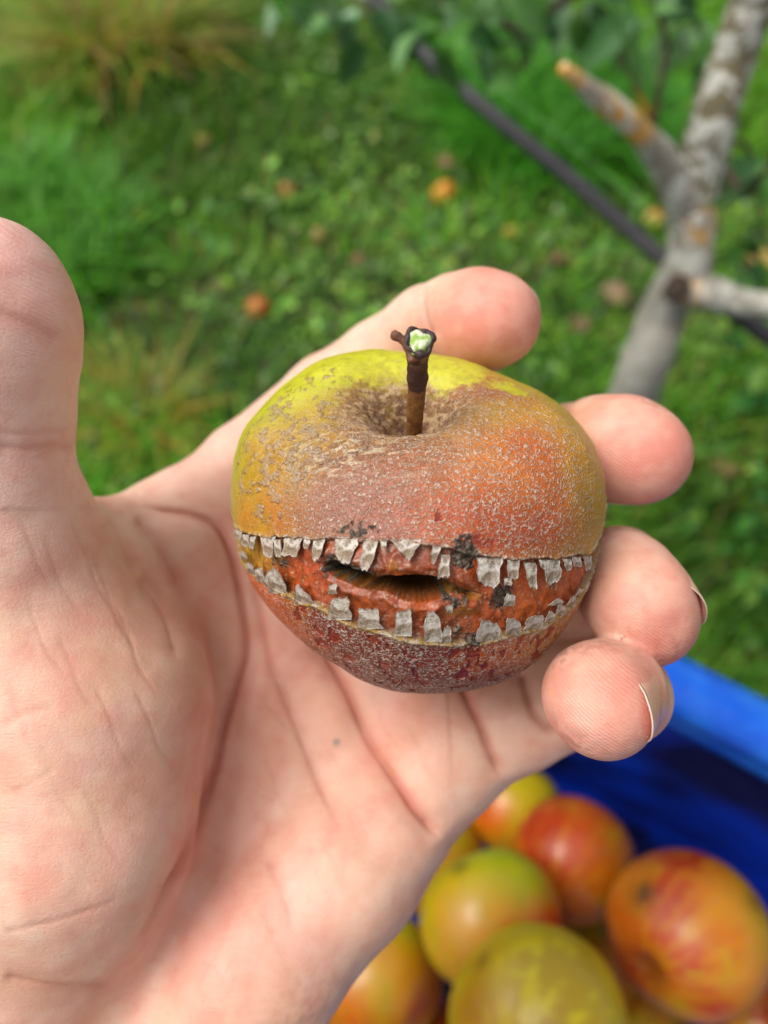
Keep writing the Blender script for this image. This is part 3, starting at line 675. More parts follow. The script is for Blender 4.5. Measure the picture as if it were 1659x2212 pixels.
def build_hand():
    org = np.array([-128.0, -290.0, -236.0]); h = 1.15
    dims = tuple(int(x) for x in ((np.array([66.0, 62.0, -110.0])-org)/h))
    V, Q = surface_nets(org, h, dims)
    for _ in range(2):
        V = V-grad(V)*np.clip(hand_sdf(V), -1, 1)[:, None]
    # drop the open arm end beyond the grid is harmless: outside every view
    V, Q = subdivide(V, Q)
    G = grad(V, 0.6); V = V-G*np.clip(hand_sdf(V), -1, 1)[:, None]
    near = (V[:, 1] > -135)
    G = grad(V, 1.0); N = G/(np.linalg.norm(G, axis=1, keepdims=True)+1e-9)
    px, py = proj(V); d = -V[:, 2]; mm = d/F
    vdir = -V/np.linalg.norm(V, axis=1, keepdims=True); fac = sstep(0.02, 0.3, (N*vdir).sum(1))
    hgt = np.zeros(len(V)); red = np.zeros(len(V))
    for poly, dp, w, vd, vw, rd in CREASES:
        D, t = pl_dist(px, py, poly); D = D*mm; end = sstep(0, .12, t)*(1-sstep(.82, 1, t))
        wob = 1+0.35*(vnoise(V, .35, 9)-.5)*2
        hgt -= fac*end*(dp*np.exp(-(D/(w*wob))**2)+vd*np.exp(-(D/vw)**2))
        red = np.maximum(red, fac*end*rd*np.exp(-(D/(w*2.6))**2))
    # soft fleshy undulation
    hgt += (fbm(V, 0.05, 3, 2)-.5)*1.8*sstep(-1, 8, hand_sdf(V)+9)*((V[:, 0] < 15) & (py > 1100))
    hgt += (fbm(V, 0.16, 4, 2)-.5)*0.45
    # the pad of each fingertip swells a little; the nail bed is flatter
    pads = np.zeros(len(V)); pale = np.zeros(len(V))
    for ch in list(FINGERS.values())+[THUMB]:
        c = ch[-1][0]; r = ch[-1][1]; pads = np.maximum(pads, np.exp(-(np.linalg.norm(V-c, axis=1)/(r*1.25))**4))
    # pressed skin where the fingers hold the fruit: keep clear of the apple
    rel = V-AC; ra = np.linalg.norm(rel, axis=1)
    Vn = V+N*hgt[:, None]
    bad = 0
    for i in np.nonzero(ra < 46)[0]:
        hloc, hn, _, dist = ABVH.find_nearest(Vector(Vn[i]))
        hl = np.array(hloc); hn = np.array(hn); hn = hn*np.sign(hn@(hl-AC))
        s = (Vn[i]-hl)@hn
        if s < 0.15: Vn[i] = hl+hn*0.15; bad += 1
    print('hand verts', len(V), 'pressed', bad)
    # ---------------- colour
    n1 = fbm(V, 0.07, 61, 3); n2 = fbm(V, 0.22, 62, 3); n3 = fbm(V, .9, 63, 3)
    col = np.repeat(lin(224, 177, 154)[None], len(V), 0)
    def lay(c, w): nonlocal col; w = np.clip(w, 0, 1)[:, None]; col = col*(1-w)+c*w
    def spot(p, r): return np.exp(-(np.linalg.norm(V-p, axis=1)/r)**2)
    lay(lin(210, 138, 122), sstep(.42, .62, n2)*.32)
    lay(lin(228, 194, 168), sstep(.48, .66, n1)*.6)
    lay(lin(216, 172, 138), sstep(.5, .66, fbm(V, .12, 66, 2))*.35)
    lay(lin(216, 122, 108), pads*.75)
    lay(lin(204, 108, 94), pads*sstep(.4, .65, n2)*.4)
    th = spot(THUMB[-1][0], 28)+spot(THUMB[2][0], 18); lay(lin(236, 194, 182), th*.75)
    lay(lin(236, 196, 178), spot(FINGERS['index'][1][0], 26)*.7+spot(FINGERS['index'][3][0], 16)*.5)
    lay(lin(222, 146, 128), spot(U(690, 1560, 178), 30)*.35+spot(U(500, 1180, 180), 14)*.4)
    lay(lin(220, 148, 134), spot(U(470, 2030, 160), 16)*.3+spot(U(450, 1820, 165), 12)*.2)
    lay(lin(166, 68, 44), red*.62)
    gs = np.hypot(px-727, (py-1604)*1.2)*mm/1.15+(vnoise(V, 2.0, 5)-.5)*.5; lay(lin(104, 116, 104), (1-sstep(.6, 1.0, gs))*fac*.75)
    # dirt in the skin
    dirt = (spot(U(1330, 1170, 160), 7)+spot(U(1250, 1600, 130), 5)+spot(U(1220, 1420, 135), 4)+spot(U(1440, 1400, 140), 4)*.8+spot(U(1350, 1615, 132), 4)*.8+spot(U(1300, 1400, 136), 5)*.7+spot(U(1400, 880, 158), 5)*.5+spot(U(650, 2180, 158), 10)*.35)*sstep(.45, .62, n3)
    lay(lin(134, 80, 54), np.clip(dirt, 0, 1)*.6)
    lay(lin(70, 50, 44), (spot(U(118, 968, 129), .55)+spot(U(123, 958, 129), .3))*.8)
    root_loc = cam2w(wr1)
    M = NT('skin', 0.46); at = M.attr('Col'); v = M.coord()
    pore = M.noise(2300, 2, .6, 0, v); mot = M.noise(130, 4, .6, 0, v); lines = M.noise(1.0, 3, .6, .6, M.map((380, 2300, 900), (0.5, 0.2, 0.9), v))
    lines2 = M.noise(1.0, 2, .6, .5, M.map((1900, 420, 700), (0.5, 0.2, -0.5), v))
    c = M.mix(M.math('MULTIPLY', M.range(mot, .42, .62), .28), at.outputs['Color'], tuple(lin(214, 132, 112)))
    c = M.mix(M.math('MULTIPLY', M.range(M.noise(60, 3, .5, 0, v), .5, .7), .25), c, tuple(lin(242, 214, 196)))
    c = M.mix(M.math('MULTIPLY', M.range(M.noise(420, 3, .6, 0, v), .55, .72), .18), c, tuple(lin(200, 110, 92)))
    M.put('Base Color', c)
    # friction ridges on the finger pads and palm
    wv = M.n('TexWave', wave_type='BANDS', bands_direction='DIAGONAL'); wv.inputs['Scale'].default_value = 620; wv.inputs['Distortion'].default_value = 5; wv.inputs['Detail'].default_value = 2; wv.inputs['Detail Scale'].default_value = .35
    M.l(v, wv.inputs['Vector'])
    rdg = M.math('MULTIPLY', wv.outputs['Fac'], M.attr('Pad').outputs['Fac'])
    vo = M.n('TexVoronoi', feature='DISTANCE_TO_EDGE', Scale=1.0); M.l(M.map((900, 1500, 1100), (.4, .2, .7), v), vo.inputs['Vector'])
    hh = M.math('ADD', M.math('MULTIPLY', pore, .35), M.math('MULTIPLY', lines, .45)); hh = M.math('ADD', hh, M.range(vo.outputs['Distance'], 0, .18, 0, .12)); hh = M.math('ADD', hh, M.math('MULTIPLY', M.noise(230, 3, .5, .5, v), .5)); hh = M.math('ADD', hh, M.math('MULTIPLY', lines2, .12)); hh = M.math('ADD', hh, M.math('MULTIPLY', rdg, .32))
    M.put('Normal', M.bump(hh, .00024, .75)); M.put('Roughness', M.range(pore, .3, .7, .40, .56))
    M.put('Subsurface Weight', .22); M.b.inputs['Subsurface Radius'].default_value = (1, .32, .16); M.b.inputs['Subsurface Scale'].default_value = .0035
    M.b.inputs['Specular IOR Level'].default_value = .4
    pad = np.clip(pads*1.3+.35*spot(U(620, 2120, 155), 26), 0, 1)
    hand = mesh_np('hand', cam2w(Vn), Q, M.m, None, attrs={'Col': col, 'Pad': pad}, loc=root_loc)
    tag(hand, 'bare left hand and forearm, palm up, curled round the split apple, thumb held clear', 'hand')
    # ---------------- nails
    nm = NT('fingernail', .36); v = nm.coord(); e = nm.attr('Edge').outputs['Fac']
    cc = nm.mix(e, tuple(lin(220, 160, 142)), tuple(lin(224, 190, 170))); nm.put('Base Color', cc); nm.put('Subsurface Weight', .15); nm.b.inputs['Subsurface Scale'].default_value = .001
    nm.put('Normal', nm.bump(nm.noise(1, 2, .5, 0, nm.map((2500, 300, 2500), (0, 0, 0), v)), .00008, .6))
    NAIL = {'ring': (np.array([0.80, 0.42, 0.1]), 0.0), 'little': (np.array([0.88, 0.16, 0.1]), 0.0), 'middle': (np.array([0.4, 0.1, -1.0]), 0), 'index': (np.array([0.1, 0.4, -1.0]), 0), 'thumb': (np.array([-0.35, 0.15, -1.0]), 0)}
    for nme, (nd, _) in NAIL.items():
        ch = THUMB if nme == 'thumb' else FINGERS[nme]
        tipc, r = ch[-1]; prev = ch[-3][0] if nme != 'thumb' else ch[-2][0]
        t = nrm(tipc-prev); nn = nrm(nd-(nd@t)*t); s = np.cross(t, nn)
        nu, nv = 25, 17; G = []; Nn = []; E = []
        wdt = math.radians(38)
        def pose(i, j):
            a = (i/(nu-1)*2-1); q = j/(nv-1); Ls = -9.5+(9.5+r*LE)*q-3.0*abs(a)**2.6*sstep(.4, 1, q)+1.5*a*a*(1-q)
            al = a*wdt*(.92+.08*q); return a, q, al, tipc+t*Ls, math.cos(al)*nn+math.sin(al)*s
        LE = {'ring': .50, 'little': .68}.get(nme, .35)
        RR = np.full((nu, nv), r*1.0)
        for _ in range(6):
            PB = np.array([[pose(i, j)[3]+pose(i, j)[4]*RR[i, j] for j in range(nv)] for i in range(nu)]); RR -= hand_sdf(PB)*.9
        jc = int(nv*.60)
        for j in range(jc, nv): RR[:, j] = RR[:, jc]+(RR[:, jc]-RR[:, jc-3])/3*(j-jc)*.8-.006*(j-jc)**2
        for _ in range(4):
            Z = np.pad(RR, 1, mode='edge'); RR = (Z[1:-1, 1:-1]*2+Z[:-2, 1:-1]+Z[2:, 1:-1]+Z[1:-1, :-2]+Z[1:-1, 2:])/6
        for i in range(nu):
            for j in range(nv):
                a, q, al, base, dirn = pose(i, j); seat = 1-sstep(.70, 1, abs(a)); sq0 = sstep(0, .12, q)
                G.append(base+dirn*(RR[i, j]-.24+.27*seat*sq0)); Nn.append(dirn); E.append(float(sstep(.90, .95, q+.03*a*a)))
        G = np.array(G); Nn = np.array(Nn); E = np.array(E)
        Vt = np.vstack([G+Nn*.06, G-Nn*.22]); k = len(G); f = grid_faces(nu, nv)
        idx = np.array([i*nv for i in range(nu)]+[(nu-1)*nv+j for j in range(1, nv)]+[i*nv+nv-1 for i in range(nu-2, -1, -1)]+[j for j in range(nv-2, 0, -1)])
        nx = np.roll(idx, -1); side = np.stack([idx, nx, nx+k, idx+k], -1)
        mesh_np('fingernail', cam2w(Vt), np.vstack([f, f[:, ::-1]+k, side]), nm.m, hand, attrs={'Edge': np.r_[E, E]}, loc=cam2w(G).mean(0))
    return hand
hand = build_hand()
# ------------------------------------------------------------------ the blue tub and the picked apples in it (world metres)
RIMZ = 0.733
E_ = nrm([0.858, -0.514, 0]); NI = nrm([-0.514, -0.858, 0])     # along the far wall; towards the inside
P0 = UW(1556, 1526, 0.372); P0[2] = RIMZ
TC = P0 + E_*0.03 + NI*0.175                                    # centre of the tub
HX, HY = 0.27, 0.175
def rrect(hx, hy, r, n=14, m=12):
    pts = []
    for cx, cy, a0 in ((hx-r, hy-r, 0), (-hx+r, hy-r, 90), (-hx+r, -hy+r, 180), (hx-r, -hy+r, 270)):
        for k in range(n+1):
            a = R(a0+90*k/n); pts.append((cx+r*math.cos(a), cy+r*math.sin(a)))
        c = pts[-1]
        nx = {0: (-hx+r, hy), 90: (-hx, -hy+r), 180: (hx-r, -hy), 270: (hx, hy-r)}[a0]
        for k in range(1, m): pts.append((c[0]+(nx[0]-c[0])*k/m, c[1]+(nx[1]-c[1])*k/m))
    return np.array(pts)
def build_tub():
    M = NT('blue_plastic', .24); v = M.coord(); n = M.noise(22, 3, .5, 0, v); f = M.noise(700, 2, .5, 0, v)
    M.put('Base Color', M.mix(M.range(n, .4, .65), tuple(lin(4, 88, 206)), tuple(lin(40, 130, 230))))
    M.put('Normal', M.bump(M.math('ADD', M.noise(55, 3, .5, .6, v), M.math('MULTIPLY', f, .05)), .003, .5)); M.put('Subsurface Weight', .05); M.b.inputs['Subsurface Scale'].default_value = .002
    I = NT('blue_plastic_shaded', .42); v = I.coord(); n = I.noise(9, 2, .5, .4, v)
    I.put('Base Color', I.mix(I.range(n, .42, .6), tuple(lin(14, 22, 72)), tuple(lin(4, 60, 200)))); I.put('Normal', I.bump(I.noise(14, 3, .5, .8, v), .012, .8))  # navy of the inner wall is the tub's inside shade put into the colour
    root = empty('tub', (TC[0], TC[1], 0)); tag(root, 'deep blue plastic tub with a thick rolled rim, half full of picked apples', 'tub')
    # profile: outside foot -> up -> rolled rim -> inner wall -> inner floor ; (inset from the rim centre line, z)
    prof = [(.045, .002), (.022, .0), (.018, .10), (.008, .40), (-.003, .66), (-.007, RIMZ-.02)]
    ring = [(-.002+.0105*-math.sin(a)*1.0, RIMZ-.002+.0095*math.cos(a)) for a in np.linspace(R(60)+.0, R(-110), 14)]
    rimp = [(a*1.5, b) for a, b in [(-.0105, RIMZ-.024), (-.0125, RIMZ-.012), (-.0105, RIMZ-.003), (-.005, RIMZ+.003), (.001, RIMZ+.004), (.006, RIMZ+.001), (.0085, RIMZ-.005), (.0085, RIMZ-.012), (.0045, RIMZ-.015), (.0035, RIMZ-.022), (.006, RIMZ-.026), (.006, RIMZ-.034), (.003, RIMZ-.036), (-.009, RIMZ-.034), (-.0105, RIMZ-.024)]]
    inner = [(.0045, RIMZ-.030), (.006, RIMZ-.06), (.011, RIMZ-.12), (.017, RIMZ-.2), (.020, .515), (.028, .503), (.05, .50)]
    base = rrect(1, 1, .3)
    def loft(profile, close=False, wob=0.0):
        V = []
        for k, (ins, z) in enumerate(profile):
            P = rrect(HX-ins, HY-ins, .06)
            for q, p in enumerate(P):
                w = wob*(2.2*math.sin(q*.42+z*55)+1.6*math.sin(q*.9-z*30))*(sstep(0, .03, RIMZ-.04-z))
                V.append(TC*np.array([1, 1, 0])+E_*p[0]*(1+w)+NI*(-p[1])*(1+w*.8)+np.array([0, 0, z+0.0012*math.sin(q*.22)]))
        m = len(P); i = np.arange(len(profile)-1); j = np.arange(m); A, B = np.meshgrid(i, j, indexing='ij'); B2 = (B+1) % m
        return np.array(V), np.stack([A*m+B, A*m+B2, (A+1)*m+B2, (A+1)*m+B], -1).reshape(-1, 4)
    Vo, Fo = loft(prof); mesh_np('outer_wall', Vo, Fo, M.m, root)
    Vr, Fr = loft(rimp); mesh_np('rim', Vr, Fr, M.m, root)
    inn = []
    for a, b in zip(inner[:-1], inner[1:]):
        for k in range(6): inn.append((a[0]+(b[0]-a[0])*k/6, a[1]+(b[1]-a[1])*k/6))
    inn.append(inner[-1]); inn.append((.172, .4995))
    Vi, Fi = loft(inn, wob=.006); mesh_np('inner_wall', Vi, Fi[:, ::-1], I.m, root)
    return root
tub = build_tub()

AM = NT('apple_skin', .30); _v = AM.coord(); _a = AM.attr('Col')
_sp = AM.n('TexVoronoi', Scale=230); AM.l(_v, _sp.inputs['Vector'])
_c = AM.mix(AM.range(_sp.outputs['Distance'], .10, .0, 0, .35), _a.outputs['Color'], tuple(lin(222, 190, 130)))
AM.put('Base Color', AM.mix(AM.math('MULTIPLY', AM.range(AM.noise(300, 3, .6, 0, _v), .5, .7), .25), _c, tuple(lin(180, 150, 70))))
AM.put('Subsurface Weight', .05); AM.b.inputs['Subsurface Scale'].default_value = .002
AM.put('Normal', AM.bump(AM.noise(180, 3, .5, 0, _v), .0005, .4)); AM.put('Roughness', AM.range(AM.noise(90, 3, .6, 0, _v), .3, .7, .27, .42))
SM = NT('dry_stem', .7); SM.put('Base Color', SM.mix(SM.noise(400, 3), tuple(lin(70, 48, 30)), tuple(lin(120, 90, 56))))
def whole_apple(c, r, axis, base, red, patches, label, seed, group=None, stem=True, tall=.9, res=(72, 48), redcol=(196, 42, 20), name='apple'):
    """axis = direction of the stem. patches: (direction, angular radius, colour, strength, streakiness)"""
    az = nrm(axis); a, b = frame_of(az); nu, nv = res
    th = np.arange(nu)/nu*2*math.pi; ph = np.linspace(.001, math.pi-.001, nv)
    T, Pp = np.meshgrid(th, ph, indexing='ij')
    rho = r*np.sin(Pp)**.93*(1-.12*sstep(.2, 1.4, Pp-math.pi/2))*(1+.025*np.cos(5*T+seed)*sstep(1.2, 2.9, Pp)+.02*np.cos(2*T+seed))
    z = r*tall*np.cos(Pp)*(1+.08*np.sin(Pp)**2) - np.where(Pp < 1.57, .32*r*np.exp(-(rho/(.26*r))**2), -.18*r*np.exp(-(rho/(.2*r))**2))
    V = (rho*np.cos(T))[..., None]*a+(rho*np.sin(T))[..., None]*b+z[..., None]*az
    V = V.reshape(-1, 3); D = V/np.linalg.norm(V, axis=1, keepdims=True)
    Q = D*10+seed*7.3
    st = np.column_stack([np.cos(T.ravel())*9+seed, np.sin(T.ravel())*9, Pp.ravel()*1.1])
    streak = fbm(st, 1.2, seed, 4); n1 = fbm(Q, .22, seed, 3); n2 = fbm(Q, .55, seed+3, 5)
    col = np.repeat(lin(*base)[None], len(V), 0)
    col = col*(1-.5*sstep(.45, .7, n1)[:, None])+lin(176, 176, 30)*.5*sstep(.45, .7, n1)[:, None]
    for dr, ang, cc, k, sk in patches:
        dd = np.arccos(np.clip(D@nrm(dr), -1, 1))/ang
        w = np.clip(k*np.exp(-(np.clip(dd+(n1-.5)*.7, 0, 9))**2*1.0), 0, 1)
        w = w*((1-sk)+sk*sstep(.44, .54, streak*.35+n2*.65+.15*(w-.3)))
        w = w[:, None]; col = col*(1-w)+lin(*cc)*w
    fs = sstep(.48, .62, fbm(st*np.array([3, 3, 1.6]), 1.0, seed+9, 4))*(col[:, 0] > 2.2*col[:, 1]); col = col*(1-.45*fs[:, None])+lin(224, 150, 50)*.45*fs[:, None]
    dim = np.exp(-(rho.ravel()/(.25*r))**2)[:, None]; col = col*(1-.6*dim)+lin(96, 78, 40)*.6*dim
    col *= (.85+.3*n2)[:, None]; col = punch(col, 1.15, .80)
    root = empty(name, c-np.array([0, 0, r*.9])); tag(root, label, 'apple', group)
    mesh_np('body', c+V, grid_faces(nu, nv, True)[:, ::-1], AM.m, root, attrs={'Col': col}, loc=c)
    if stem:
        s0 = c+az*r*tall*.66; Vs, Fs = tube_np([s0, s0+az*r*.28, s0+az*r*.45+a*r*.06], [.0016, .0013, .0019], 8, 8)
        mesh_np('stem', Vs, Fs, SM.m, root, loc=s0)
        # dried flower end
        e0 = c-az*r*tall*.82; Vc = []; Fc_ = []
        for k in range(5):
            t = k*1.257; o = len(Vc)*1; dr = math.cos(t)*a+math.sin(t)*b; sd = np.cross(dr, az)
            Vc += [e0+dr*.001-sd*.0012, e0+dr*.001+sd*.0012, e0+dr*.0045+sd*.0003-az*.0025, e0+dr*.0045-sd*.0003-az*.0025]; Fc_.append([o, o+1, o+2, o+3])
        mesh_np('calyx', np.array(Vc), np.array(Fc_), SM.m, root, loc=e0)
    return root
def cdir(x, y, z): return np.array([x, y, z], float)@RM.T     # direction in camera axes -> world
def tdir(x, y, z): return x*cdir(.98, 0, .2)+y*cdir(.1, .88, -.46)+z*nrm(cdir(-.2, .48, .85))     # the same, for fruit seen low in the picture
YL, RD, OR_, GN = (214, 176, 52), (186, 36, 18), (216, 104, 32), (176, 190, 34)
whole_apple(UW(1110, 1748, .50), .0315, tdir(.1, .9, .2), (222, 188, 60), 0, [(tdir(.5, .4, .5), .7, (216, 196, 40), .8, 0), (tdir(-.45, -.35, .75), .6, (216, 74, 16), 1, .15), (tdir(-.2, -.9, .2), .5, (214, 170, 60), .7, 0)], 'small yellow apple with an orange blush, in the tub just under the little finger', 11)
whole_apple(UW(1238, 1858, .445), .0345, tdir(.35, .75, -.3), (206, 112, 44), 0, [(tdir(-.5, .3, .7), .8, (190, 48, 30), .95, .1), (tdir(-.1, .95, .1), .6, (186, 40, 22), .9, .1), (tdir(.1, .15, 1), .35, (222, 104, 84), .5, 0), (tdir(.8, -.1, .5), .5, (212, 132, 46), .8, .2)], 'plain red and orange apple without spots, behind the mottled one in the tub', 12, tall=.98)  # pink patch facing the viewer is a highlight painted into the skin
whole_apple(UW(1060, 1985, .395), .0358, tdir(-.45, .9, -.1), (206, 168, 66), 0, [(tdir(.1, .9, .5), .6, (176, 192, 30), .9, 0), (tdir(.55, .55, .6), .35, (196, 206, 30), .9, 0), (tdir(.85, -.15, .45), .55, (196, 26, 18), 1.0, .15), (tdir(.4, -.45, .75), .6, (208, 84, 52), .8, .3), (tdir(-.4, -.3, .8), .6, (206, 150, 72), .7, .2), (tdir(-.42, .62, .66), .13, (92, 96, 34), .9, 0)], 'yellow green apple with a dark speck and a red cheek, in the tub', 13, stem=False)
whole_apple(UW(1484, 2014, .377), .0378, tdir(.65, .55, -.6), (222, 146, 40), 0, [(tdir(.2, .2, 1), .9, (216, 150, 46), .9, .2), (tdir(0, .85, .5), .6, (160, 22, 8), .95, .5), (tdir(-.25, .3, .85), .4, (184, 30, 12), .95, .6), (tdir(-.8, -.5, .3), .55, (160, 20, 8), 1, .3), (tdir(-.2, -.35, .9), .45, (190, 36, 18), .9, .9), (tdir(.4, .0, .8), .4, (200, 60, 24), .7, .95), (tdir(.35, .3, .85), .35, (226, 150, 40), .9, .2), (tdir(.1, -.75, .6), .3, (190, 40, 16), .8, .6), (tdir(-.9, 0, .3), .5, (204, 96, 36), .8, .3), (tdir(.8, .1, .5), .4, (196, 164, 34), .85, 0), (tdir(-.60, .38, .70), .13, (34, 26, 30), 1, 0), (tdir(-.62, .36, .68), .22, (126, 84, 60), .6, 0), (tdir(.72, .38, .55), .15, (96, 58, 36), .8, 0)], 'red and yellow mottled apple with two dark blemishes, beside the blue tub wall', 14, stem=False, tall=.97)
whole_apple(UW(1160, 2204, .334), .0382, tdir(.1, -.3, 1) if False else tdir(.15, .55, -.8), (206, 176, 40), 0, [(tdir(.1, .5, .8), .6, (214, 204, 16), .95, .5), (tdir(.5, .2, .8), .4, (206, 196, 20), .8, .4), (tdir(-.7, .1, .6), .6, (166, 112, 40), .9, .5), (tdir(.2, -.4, .9), .6, (160, 112, 50), .8, .6), (tdir(.3, .4, .8), .9, (150, 110, 44), .7, 1), (tdir(-.62, .55, .56), .10, (110, 70, 36), .8, 0)], 'dull yellow streaky apple in the tub nearest the bottom photo edge', 15)
whole_apple(UW(815, 2118, .425), .0362, tdir(-.3, .8, -.2), (206, 150, 62), 0, [(tdir(.35, .85, .4), .4, (178, 190, 40), .9, 0), (tdir(.9, -.2, .4), .45, (196, 60, 24), .9, .2), (tdir(-.2, -.6, .8), .6, (204, 92, 44), .85, .2), (tdir(.2, .1, 1), .4, (206, 148, 84), .5, 0)], 'orange and green apple in the tub half hidden below the edge of the palm', 16)
whole_apple(UW(1660, 2215, .43), .034, tdir(.2, .3, .9), (150, 30, 24), 0, [(tdir(-.5, .5, .7), .7, (146, 28, 26), .9, 0)], 'dark red apple in the bottom right corner of the tub', 17)
for k, (px, py, d, r, cc, lab) in enumerate([(1255, 2085, .463, .034, (176, 120, 40), 'ochre apple sunk in the dark gap left of the mottled apple'), (930, 1860, .48, .033, (196, 150, 60), 'shaded apple in the tub hidden mostly behind the edge of the palm'),
      (1010, 2290, .44, .034, (200, 90, 40), 'shaded orange apple under the dull yellow streaky one'), (1390, 2260, .455, .034, (190, 120, 44), 'shaded ochre apple below the mottled one at the bottom edge')]):
    whole_apple(UW(px, py, d), r, tdir(.3*k-.4, .5, .7-.2*k), cc, 0, [(tdir(.3, -.4, .6), .7, (180, 60, 30), .6, .4)], lab, 30+k)
# ------------------------------------------------------------------ ground, grass, tree
def build_ground():
    xs = np.sign(np.linspace(-1, 1, 121))*np.abs(np.linspace(-1, 1, 121))**2.6*60
    X, Y = np.meshgrid(xs, xs+1.0, indexing='ij'); V = np.stack([X, Y, 0*X], -1).reshape(-1, 3)
    V[:, 2] = (fbm(V, 3.0, 5, 3)-.5)*.03*(np.abs(V[:, 0]) < 6)*(np.abs(V[:, 1]) < 8)
    M = NT('orchard_soil', .9); v = M.coord(); a = M.noise(2.3, 4, .6, .3, v); b = M.noise(38, 4, .7, 0, v)
    c = M.mix(M.range(a, .4, .62), tuple(lin(44, 56, 28)), tuple(lin(96, 80, 56))); c = M.mix(M.math('MULTIPLY', M.range(b, .45, .65), .7), c, tuple(lin(40, 80, 26)))
    M.put('Base Color', c); M.put('Normal', M.bump(b, .02, 1))
    o = mesh_np('ground', V, grid_faces(121, 121), M.m, None, loc=(0, 0, 0)); tag(o, kind='structure')
build_ground()
LM = NT('leaf_blade', .5); LM.put('Base Color', LM.attr('Col').outputs['Color']); LM.b.inputs['Specular IOR Level'].default_value = .35
_tr = LM.n('BsdfTranslucent'); LM.l(LM.mix(1.0, LM.attr('Col').outputs['Color'], (1.0, 1.0, .5), 'MULTIPLY'), _tr.inputs['Color'])
_mx = LM.n('MixShader'); _mx.inputs[0].default_value = .30; _out = LM.t.nodes['Material Output']
LM.l(LM.b.outputs[0], _mx.inputs[1]); LM.l(_tr.outputs[0], _mx.inputs[2]); LM.l(_mx.outputs[0], _out.inputs[0])
def blades(X, Y, Hh, Wd, az, lean, cols, rs, z0=0.0, curl=1.0, seg=3):
    n = len(X); t = np.linspace(0, 1, seg+1)
    dx, dy = np.cos(az), np.sin(az); V = np.zeros((n, seg+1, 2, 3))
    for k, q in enumerate(t):
        out = lean*Hh*(q**(1.2+.6*curl)); z = Hh*q*np.sqrt(np.clip(1-(lean*.6*q)**2, .15, 1))
        w = Wd*(1-q**1.6)*.5+.0003
        for s, sg in ((0, -1), (1, 1)):
            V[:, k, s, 0] = X+dx*out-dy*w*sg; V[:, k, s, 1] = Y+dy*out+dx*w*sg; V[:, k, s, 2] = z0+z
    V = V.reshape(-1, 3); b = (np.arange(n)*(seg+1)*2)[:, None]
    Fq = np.concatenate([b+np.array([[2*k, 2*k+1, 2*k+3, 2*k+2]]) for k in range(seg)], 0)
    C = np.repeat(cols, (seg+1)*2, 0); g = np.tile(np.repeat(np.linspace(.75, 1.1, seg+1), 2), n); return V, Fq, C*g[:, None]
def pick(rs, n, pal, wts):
    P = np.array([lin(*p) for p in pal]); i = rs.choice(len(P), n, p=np.array(wts)/sum(wts)); return P[i]*(rs.uniform(.75, 1.25, (n, 1)))
def area(rs, n, x0=-1.7, x1=2.2, y0=.15, y1=3.6):
    return rs.uniform(x0, x1, n), rs.uniform(y0, y1, n)
def build_cover():
    rs = np.random.RandomState(3)
    X, Y = area(rs, 150000); P = np.column_stack([X, Y, 0*X]); dn = fbm(P, 2.6, 9, 3); br = fbm(P, 1.5, 12, 2)
    # thick bright grass at the left, the far right and behind; thin in the middle where clover grows
    mid = np.exp(-(((X-.15)/.75)**2+((Y-1.25)/.55)**2)); dens = np.clip(.95-.85*mid+(dn-.5)*1.6, 0.10, 1)
    k = rs.rand(len(X)) < dens; X, Y, br, mid = X[k], Y[k], br[k], mid[k]; n = len(X)
    far = sstep(1.6, 3.2, Y)
    Hh = rs.uniform(.04, .12, n)*(1+.5*far)*(1-.4*mid); cols = pick(rs, n, [(80, 132, 28), (104, 156, 36), (60, 108, 30), (126, 166, 44), (76, 142, 24), (146, 146, 70), (160, 130, 84)], [4, 3, 2.5, 2, 3, .9, .35])
    cols = cols*(.85+.9*sstep(.4, .62, br))[:, None]
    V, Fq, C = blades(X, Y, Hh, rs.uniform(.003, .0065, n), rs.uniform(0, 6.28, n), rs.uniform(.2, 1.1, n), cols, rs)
    o = mesh_np('grass', V, Fq, LM.m, None, attrs={'Col': C}, loc=(0, 1, 0)); tag(o, 'bright green orchard grass covering the ground', 'grass', kind='stuff')
    # clover and small round-leaved weeds
    X, Y = area(rs, 90000); P = np.column_stack([X, Y, 0*X]); dn = fbm(P, 3.2, 19, 3)
    mid = np.exp(-(((X-.2)/1.0)**2+((Y-1.3)/.8)**2)); k = rs.rand(len(X)) < np.clip(.05+.55*mid+(dn-.5)*2.2, 0.02, .8); X, Y = X[k], Y[k]; n = len(X)
    r = rs.uniform(.004, .0105, n)*(1+.5*(rs.rand(n) < .08)); z = rs.uniform(.015, .07, n); az = rs.uniform(0, 6.28, n); ti = rs.uniform(-.5, .5, n); tj = rs.uniform(-.5, .5, n)
    th = np.arange(6)/6*2*math.pi; V = np.zeros((n, 6, 3))
    for q, a in enumerate(th):
        rr = r*(1 if q else .35); lx = rr*np.cos(a+az); ly = rr*np.sin(a+az); V[:, q, 0] = X+lx; V[:, q, 1] = Y+ly; V[:, q, 2] = z+lx*ti+ly*tj+(.15*r if q % 2 else 0)
    b = (np.arange(n)*6)[:, None]; Fq = np.concatenate([b+np.array([[0, 1, 2, 3]]), b+np.array([[0, 3, 4, 5]])], 0)
    cols = pick(rs, n, [(78, 120, 42), (104, 146, 54), (60, 98, 44), (122, 148, 92), (98, 138, 36), (142, 156, 66)], [4, 3, 3, 1.6, 3, 1])*(.7+1.0*sstep(.35,.65,fbm(np.column_stack([X, Y, 0*X]), 9, 77, 2)))[:, None]
    o = mesh_np('clover', V.reshape(-1, 3), Fq, LM.m, None, attrs={'Col': np.repeat(cols, 6, 0)}, loc=(0, 1, 0)); tag(o, 'low clover and small round leaved weeds among the grass', 'ground cover', kind='stuff')
build_cover()
